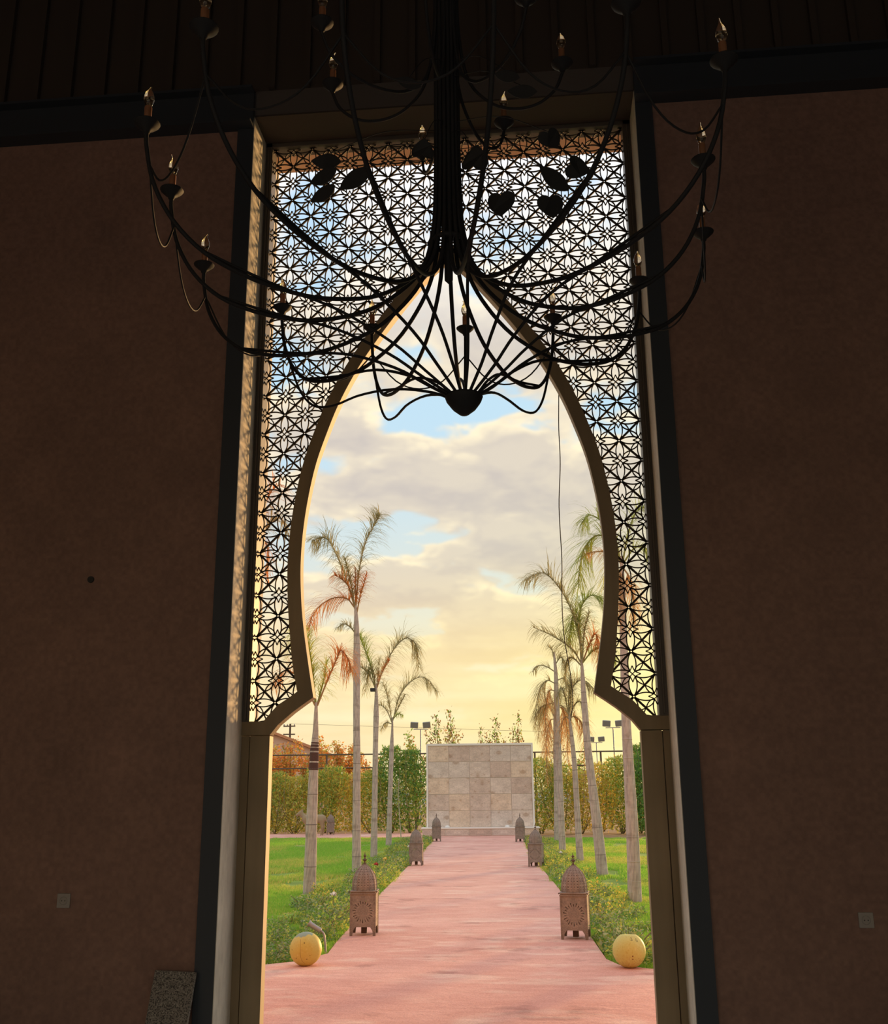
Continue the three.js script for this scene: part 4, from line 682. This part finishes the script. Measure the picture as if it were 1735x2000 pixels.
// ------------------------------------------------------------------ hedge, fence and trees behind
{
  const R = rng(1234);
  function shrubProto(h, w, n, pal, len, wid, top) {
    const g = new THREE.Group(); const st = [];
    for (let i = 0; i < 9; i++) { const x = (R() - 0.5) * w * 1.3, z = (R() - 0.5) * w, hh = h * (0.75 + 0.3 * R()); st.push(sweep([V(x * 0.02, -0.06, z * 0.02), V(x * 0.7, hh * 0.4, z * 0.7), V(x + 0.15 * (R() - 0.5), hh, z)], [0.016, 0.007], 6, 5)); }
    part('stems', st, stemMat, g);
    stuff(part('foliage', foliage(R, n, (Q) => { const y = h * Math.pow(Q(), 0.9), k = Math.max(0.25, 1 - Math.pow(y / h, 3) * top), a = Q() * 6.28, r = w * 0.62 * k * Math.sqrt(Q()); return V(r * Math.cos(a), 0.1 + y, r * Math.sin(a)); }, len, wid, pal, 0.5), leafMat, g));
    return g;
  }
  const hedge = [shrubProto(2.5, 1.5, 2600, [YGREEN, OLIVE, GOLD, [0.78, 0.72, 0.22]], 0.15, 0.022, 0.6), shrubProto(2.6, 1.5, 2600, [GREEN, OLIVE, YGREEN, GOLD], 0.15, 0.022, 0.6), shrubProto(2.4, 1.5, 2200, [GOLD, GOLD, TAN, YGREEN], 0.14, 0.022, 0.6), shrubProto(3.0, 1.6, 2600, [GREEN, DGREEN, OLIVE], 0.14, 0.03, 0.7)];
  const put = (g, name, x, z, s, sy, label, cat, group) => { const o = g.clone(); o.name = numbered(name); o.position.set(x, -0.06, z); o.rotation.y = R() * 6.28; o.scale.set(s, sy, s); scene.add(o); return tag(o, label, cat, group); };
  for (let x = -14.6; x < -4.8; x += 0.82) put(hedge[x > -6.6 ? 3 : Math.floor(R() * 3)], 'hedge_shrub', x, -44.4 + 0.5 * (R() - 0.5), 0.95 + 0.2 * R(), (x > -6.6 ? 1.05 : 0.88) + 0.14 * R(), x > -6.6 ? 'taller dark green shrub in the hedge just left of the stone panel' : 'yellow green hedge shrub behind the walkway left of the stone panel', 'shrub', x > -6.6 ? 'dark green shrubs left of the stone panel' : 'yellow green hedge on the left');
  for (let x = -0.1; x < 5.4; x += 0.8) put(hedge[x < 0.9 ? 1 : x > 3.6 ? 3 : Math.floor(R() * 3)], 'hedge_shrub', x, -43.6 + 0.5 * (R() - 0.5), 0.95 + 0.2 * R(), 0.95 + 0.16 * R(), 'yellow green hedge shrub behind the lawn right of the stone panel', 'shrub', 'yellow green hedge on the right');
  const big = shrubProto(3.4, 1.5, 3200, [DGREEN, GREEN], 0.13, 0.045, 0.8); put(big, 'dark_shrub', 4.2, -42.2, 1, 1, 'dense dark green shrub at the right edge of the garden by the pillar', 'shrub');
  // trees over the fence with thin turning leaves
  function treeProto(h, w, n, pal, len, wid) {
    const g = new THREE.Group(), st = []; const tips = [];
    for (let i = 0; i < 10; i++) { const a = R() * 6.28, r = w * (0.2 + 0.8 * R()), hh = h * (0.55 + 0.5 * R()); const p = [V(0, -0.06, 0), V(r * 0.3 * Math.cos(a), hh * 0.5, r * 0.3 * Math.sin(a)), V(r * Math.cos(a), hh, r * Math.sin(a))]; st.push(sweep(p, [0.035, 0.008], 7, 5)); tips.push(p); }
    part('branches', st, stemMat, g);
    stuff(part('foliage', foliage(R, n, (Q) => { const p = tips[Math.floor(Q() * tips.length)], u = 0.25 + 0.8 * Q(), c = p[1].clone().lerp(p[2], clamp(u * 1.6 - 0.5, -0.4, 1.08)); return c.add(rndDir(Q).multiplyScalar(0.28 * Math.sqrt(Q()))); }, len, wid, pal, 0.1), leafMat, g)); return g;
  }
  const autumn = treeProto(4.0, 1.3, 4200, [ORANGE, ORANGE, BROWN, GOLD, OLIVE], 0.13, 0.036), thin = treeProto(4.6, 1.0, 1700, [OLIVE, BROWN, GREEN, GREEN], 0.13, 0.034), redt = treeProto(4.4, 0.9, 1700, [BROWN, OLIVE, GREEN, [0.3, 0.2, 0.1], [0.26, 0.2, 0.12]], 0.13, 0.036);
  for (const [x, z, s, sy] of [[-15.2, -49.5, 1.1, 1.05], [-13.9, -48.6, 1, 0.96], [-12.8, -49.2, 1.1, 0.9], [-11.7, -48.4, 1.0, 0.92], [-10.7, -49.0, 1, 1.0], [-9.7, -48.5, 1.0, 0.93], [-8.8, -49.1, 0.9, 0.9]]) put(autumn, 'autumn_tree', x, z, s, sy, 'orange leaved small tree behind the fence on the left', 'tree', 'orange leaved trees behind the left fence');
  for (const [x, z, s, sy, l] of [[-7.6, -47.8, 0.9, 0.86, 'thin leaved tree behind the fence between two palms of the left row'], [-5.55, -46.4, 0.9, 1.02, 'sparse tree with upright twigs at the left edge of the stone panel'], [1.5, -47.2, 0.9, 0.8, 'sparse tree behind the fence just right of the stone panel'], [3.0, -47.5, 1.0, 0.72, 'sparse tree behind the fence at the right, under the flood lights']]) put(thin, 'thin_tree', x, z, s, sy, l, 'tree');
  for (const [x, z, s, sy, l] of [[-4.4, -46.0, 0.85, 1.02, 'sparse tree rising just above the left end of the stone panel'], [-3.75, -47.0, 0.85, 1.08, 'sparse tree behind the stone panel, second from its left end'], [-2.75, -46.6, 0.5, 0.92, 'short twiggy tree barely topping the left middle of the stone panel'], [-1.85, -46.2, 0.8, 0.99, 'sparse tree rising above the right middle of the stone panel'], [-1.05, -46.9, 0.7, 1.03, 'sparse tree rising above the right end of the stone panel'], [0.45, -46.5, 0.7, 0.86, 'rusty leaved tree beside the right edge of the stone panel']]) put(redt, 'sparse_tree', x, z, s, sy, l, 'tree');
  // two pipe rails on posts
  for (const [x0, x1, l] of [[-15.5, -4.4, 'brown pipe fence behind the left hedge'], [-0.6, 6, 'brown pipe fence behind the right hedge']]) {
    const f = thing('pipe_fence', l, 'fence', [(x0 + x1) / 2, -0.06, -45.9]), h = (x1 - x0) / 2;
    for (const y of [3.32, 2.74]) part('rail', sweep([V(-h, y, 0), V(h, y, 0)], [0.03], 0, 8, 0.5, true), fenceMat, f);
    for (let x = -h + 0.3; x < h; x += 2.85) part('post', sweep([V(x, 0, 0), V(x, 3.32, 0)], [0.042], 0, 8, 0.5, true), fenceMat, f);
  }
  // sapling beside the last palm of the left row
  const s = thing('sapling', 'thin pale sapling stem beside the last palm of the left row', 'sapling', [-4.95, -0.02, -36.5]);
  part('stem', sweep([V(0.06, -0.03, 0), V(0.0, 0.7, 0), V(-0.05, 1.5, 0), V(-0.04, 2.1, 0)], [0.02, 0.008], 10, 6), M3({ name: 'pale_stem', color: rgb(0.5, 0.42, 0.32), roughness: 0.9 }), s);
  stuff(part('foliage', foliage(R, 90, (Q) => V(-0.05 + 0.3 * (Q() - 0.5), 1.2 + 0.9 * Q(), 0.3 * (Q() - 0.5)), 0.1, 0.02, [OLIVE, GREYG]), leafMat, s));
}

// ------------------------------------------------------------------ far things
{
  for (const [x, y, z, l] of [[4.1, 5.35, -60, 'twin flood light on a thin mast at the right, beside the thick palm'], [3.9, 5.2, -75, 'lower twin flood light between two palms of the right row'], [-6.93, 5.42, -60, 'twin flood light on a thin mast left of the stone panel']]) {
    const t = thing('flood_light_mast', l, 'flood light', [x, -0.06, z]);
    part('mast', sweep([V(0, 0, 0), V(0, y - 0.2, 0)], [0.05, 0.035], 0, 8, 0.5, true), greyMetal, t); part('crossbar', box(-0.42, 0.42, y - 0.24, y - 0.19, -0.03, 0.03), greyMetal, t);
    for (const s of [-1, 1]) { const g = new RoundedBoxGeometry(0.46, 0.34, 0.16, 1, 0.03); g.rotateX(0.25); const m = part('flood_lamp', g, M3({ name: 'lamp_housing', color: rgb(0.22, 0.22, 0.2), roughness: 0.6 }), t); m.position.set(s * 0.36, y + 0.02, 0.05); m.rotation.z = s * 0.08; }
  }
  const u = thing('utility_pole', 'wooden utility pole with two crossarms far off at the left', 'pole', [-21.95, -0.06, -90]);
  part('pole', sweep([V(0, 0, 0), V(0, 7.6, 0)], [0.12, 0.09], 0, 8, 0.5, true), fenceMat, u); for (const y of [7.35, 6.65]) part('crossarm', box(-0.6, 0.45, y, y + 0.1, -0.06, 0.06), fenceMat, u);
  for (const x of [-0.55, -0.25, 0.38]) { const g = lathe([[0, 0], [0.05, 0], [0.06, 0.08], [0.03, 0.14], [0, 0.14]], 8); g.translate(x, 7.45, 0); part('insulator', g, greyMetal, u); }
  const w = part('power_line', sweep([V(-22, 7.55, -90), V(-14, 7.2, -90), V(2, 6.6, -92)], [0.012], 24, 5), darkPlastic, scene); tag(w, 'thin power line running right from the far utility pole', 'cable');
  const h = thing('house', 'far house with a sloping orange tiled roof at the left', 'house', [-19.5, -0.06, -75], 0.25);
  part('wall', [box(-4, 4, 0, 4.2, -3, 3), (() => { const g = extrude(shapeOf([[-4, 4.2], [4, 4.2], [0, 5.7]]), 6, 3); return g; })()], M3({ name: 'house_wall', color: rgb(0.7, 0.48, 0.36), roughness: 0.95 }), h);
  for (const s of [-1, 1]) { const r = part('roof', box(-2.2, 2.35, 0, 0.18, -3.3, 3.3), M3({ name: 'roof_tile', color: rgb(0.6, 0.28, 0.14), roughness: 0.9 }), h); r.position.set(s * 2.12, 4.92, 0); r.rotation.z = -s * 0.359; }
  part('window', box(-0.6, 0.6, 1.6, 2.9, 3, 3.05), M3({ name: 'window_glass', color: rgb(0.1, 0.12, 0.14), roughness: 0.15 }), h);

  // pale figure of a grazing animal beside the first palm
  const mc = new MarchingCubes(44, new THREE.MeshStandardMaterial(), false, false, 60000); mc.isolation = 0;
  const bones = [[[-0.28, 0.62, 0], [0.34, 0.64, 0], 0.17, 0.16], [[-0.3, 0.66, 0], [-0.52, 0.84, 0], 0.1, 0.08], [[-0.5, 0.86, 0], [-0.68, 0.78, 0], 0.085, 0.05], [[-0.26, 0.55, 0.09], [-0.27, 0.3, 0.09], 0.06, 0.04], [[-0.27, 0.3, 0.09], [-0.26, 0.02, 0.09], 0.038, 0.03], [[-0.26, 0.55, -0.09], [-0.29, 0.3, -0.09], 0.06, 0.04], [[-0.29, 0.3, -0.09], [-0.28, 0.02, -0.09], 0.038, 0.03],
    [[0.34, 0.56, 0.09], [0.38, 0.32, 0.09], 0.09, 0.045], [[0.38, 0.32, 0.09], [0.34, 0.02, 0.09], 0.04, 0.03], [[0.34, 0.56, -0.09], [0.4, 0.32, -0.09], 0.09, 0.045], [[0.4, 0.32, -0.09], [0.37, 0.02, -0.09], 0.04, 0.03], [[0.46, 0.7, 0], [0.58, 0.45, 0], 0.03, 0.022], [[-0.48, 0.92, 0.05], [-0.44, 1.0, 0.08], 0.03, 0.012], [[-0.48, 0.92, -0.05], [-0.44, 1.0, -0.08], 0.03, 0.012]];
  const S = mc.size, half = 0.8; for (let k = 0; k < S; k++) for (let j = 0; j < S; j++) for (let i = 0; i < S; i++) {
    const x = (i / (S / 2) - 1) * half, y = (j / (S / 2) - 1) * half + 0.5, z = (k / (S / 2) - 1) * half; let sum = 0;
    for (const [a, b, ra, rb] of bones) { const dx = b[0] - a[0], dy = b[1] - a[1], dz = b[2] - a[2], t = clamp(((x - a[0]) * dx + (y - a[1]) * dy + (z - a[2]) * dz) / (dx * dx + dy * dy + dz * dz)); const d = Math.hypot(x - a[0] - t * dx, y - a[1] - t * dy, z - a[2] - t * dz) - mix(ra, rb, t); sum += Math.exp(-d * 45); }
    mc.field[i + j * S + k * S * S] = Math.log(sum) / 45;
  }
  mc.update(); const cnt = mc.count ?? mc.geometry.drawRange.count, pa = new Float32Array(cnt * 3), na = new Float32Array(cnt * 3);
  for (let i = 0; i < cnt; i++) { pa[i * 3] = mc.positionArray[i * 3] * half; pa[i * 3 + 1] = mc.positionArray[i * 3 + 1] * half + 0.5; pa[i * 3 + 2] = mc.positionArray[i * 3 + 2] * half; for (let c = 0; c < 3; c++) na[i * 3 + c] = mc.normalArray[i * 3 + c]; }
  const g = new THREE.BufferGeometry(); g.setAttribute('position', new THREE.BufferAttribute(pa, 3)); g.setAttribute('normal', new THREE.BufferAttribute(na, 3));
  const m = part('animal_figure', g, M3({ name: 'tan_stone', color: rgb(0.34, 0.25, 0.15), roughness: 0.95 }), scene); m.position.set(-9.1, 0.0, -41.6); tag(m, 'pale tan figure of a four-legged animal half hidden behind the dark ringed palm', 'statue');

  // cable hanging from the outer side of the arch
  const cab = part('hanging_cable', sweep([[0.19, 4.42], [0.2, 4.29], [0.19, 3.99], [0.19, 3.74], [0.17, 3.43], [0.175, 3.08], [0.165, 2.8], [0.17, 2.56], [0.2, 2.33], [0.21, 2.16], [0.19, 2.03]].map(([x, y], i) => V(x, y, -6.62 + 0.01 * Math.sin(i * 2))), [0.0032], 60, 6), darkPlastic, scene);
  tag(cab, 'thin dark cable hanging loose from the right side of the arch', 'cable');
}

renderer.render(scene, camera);
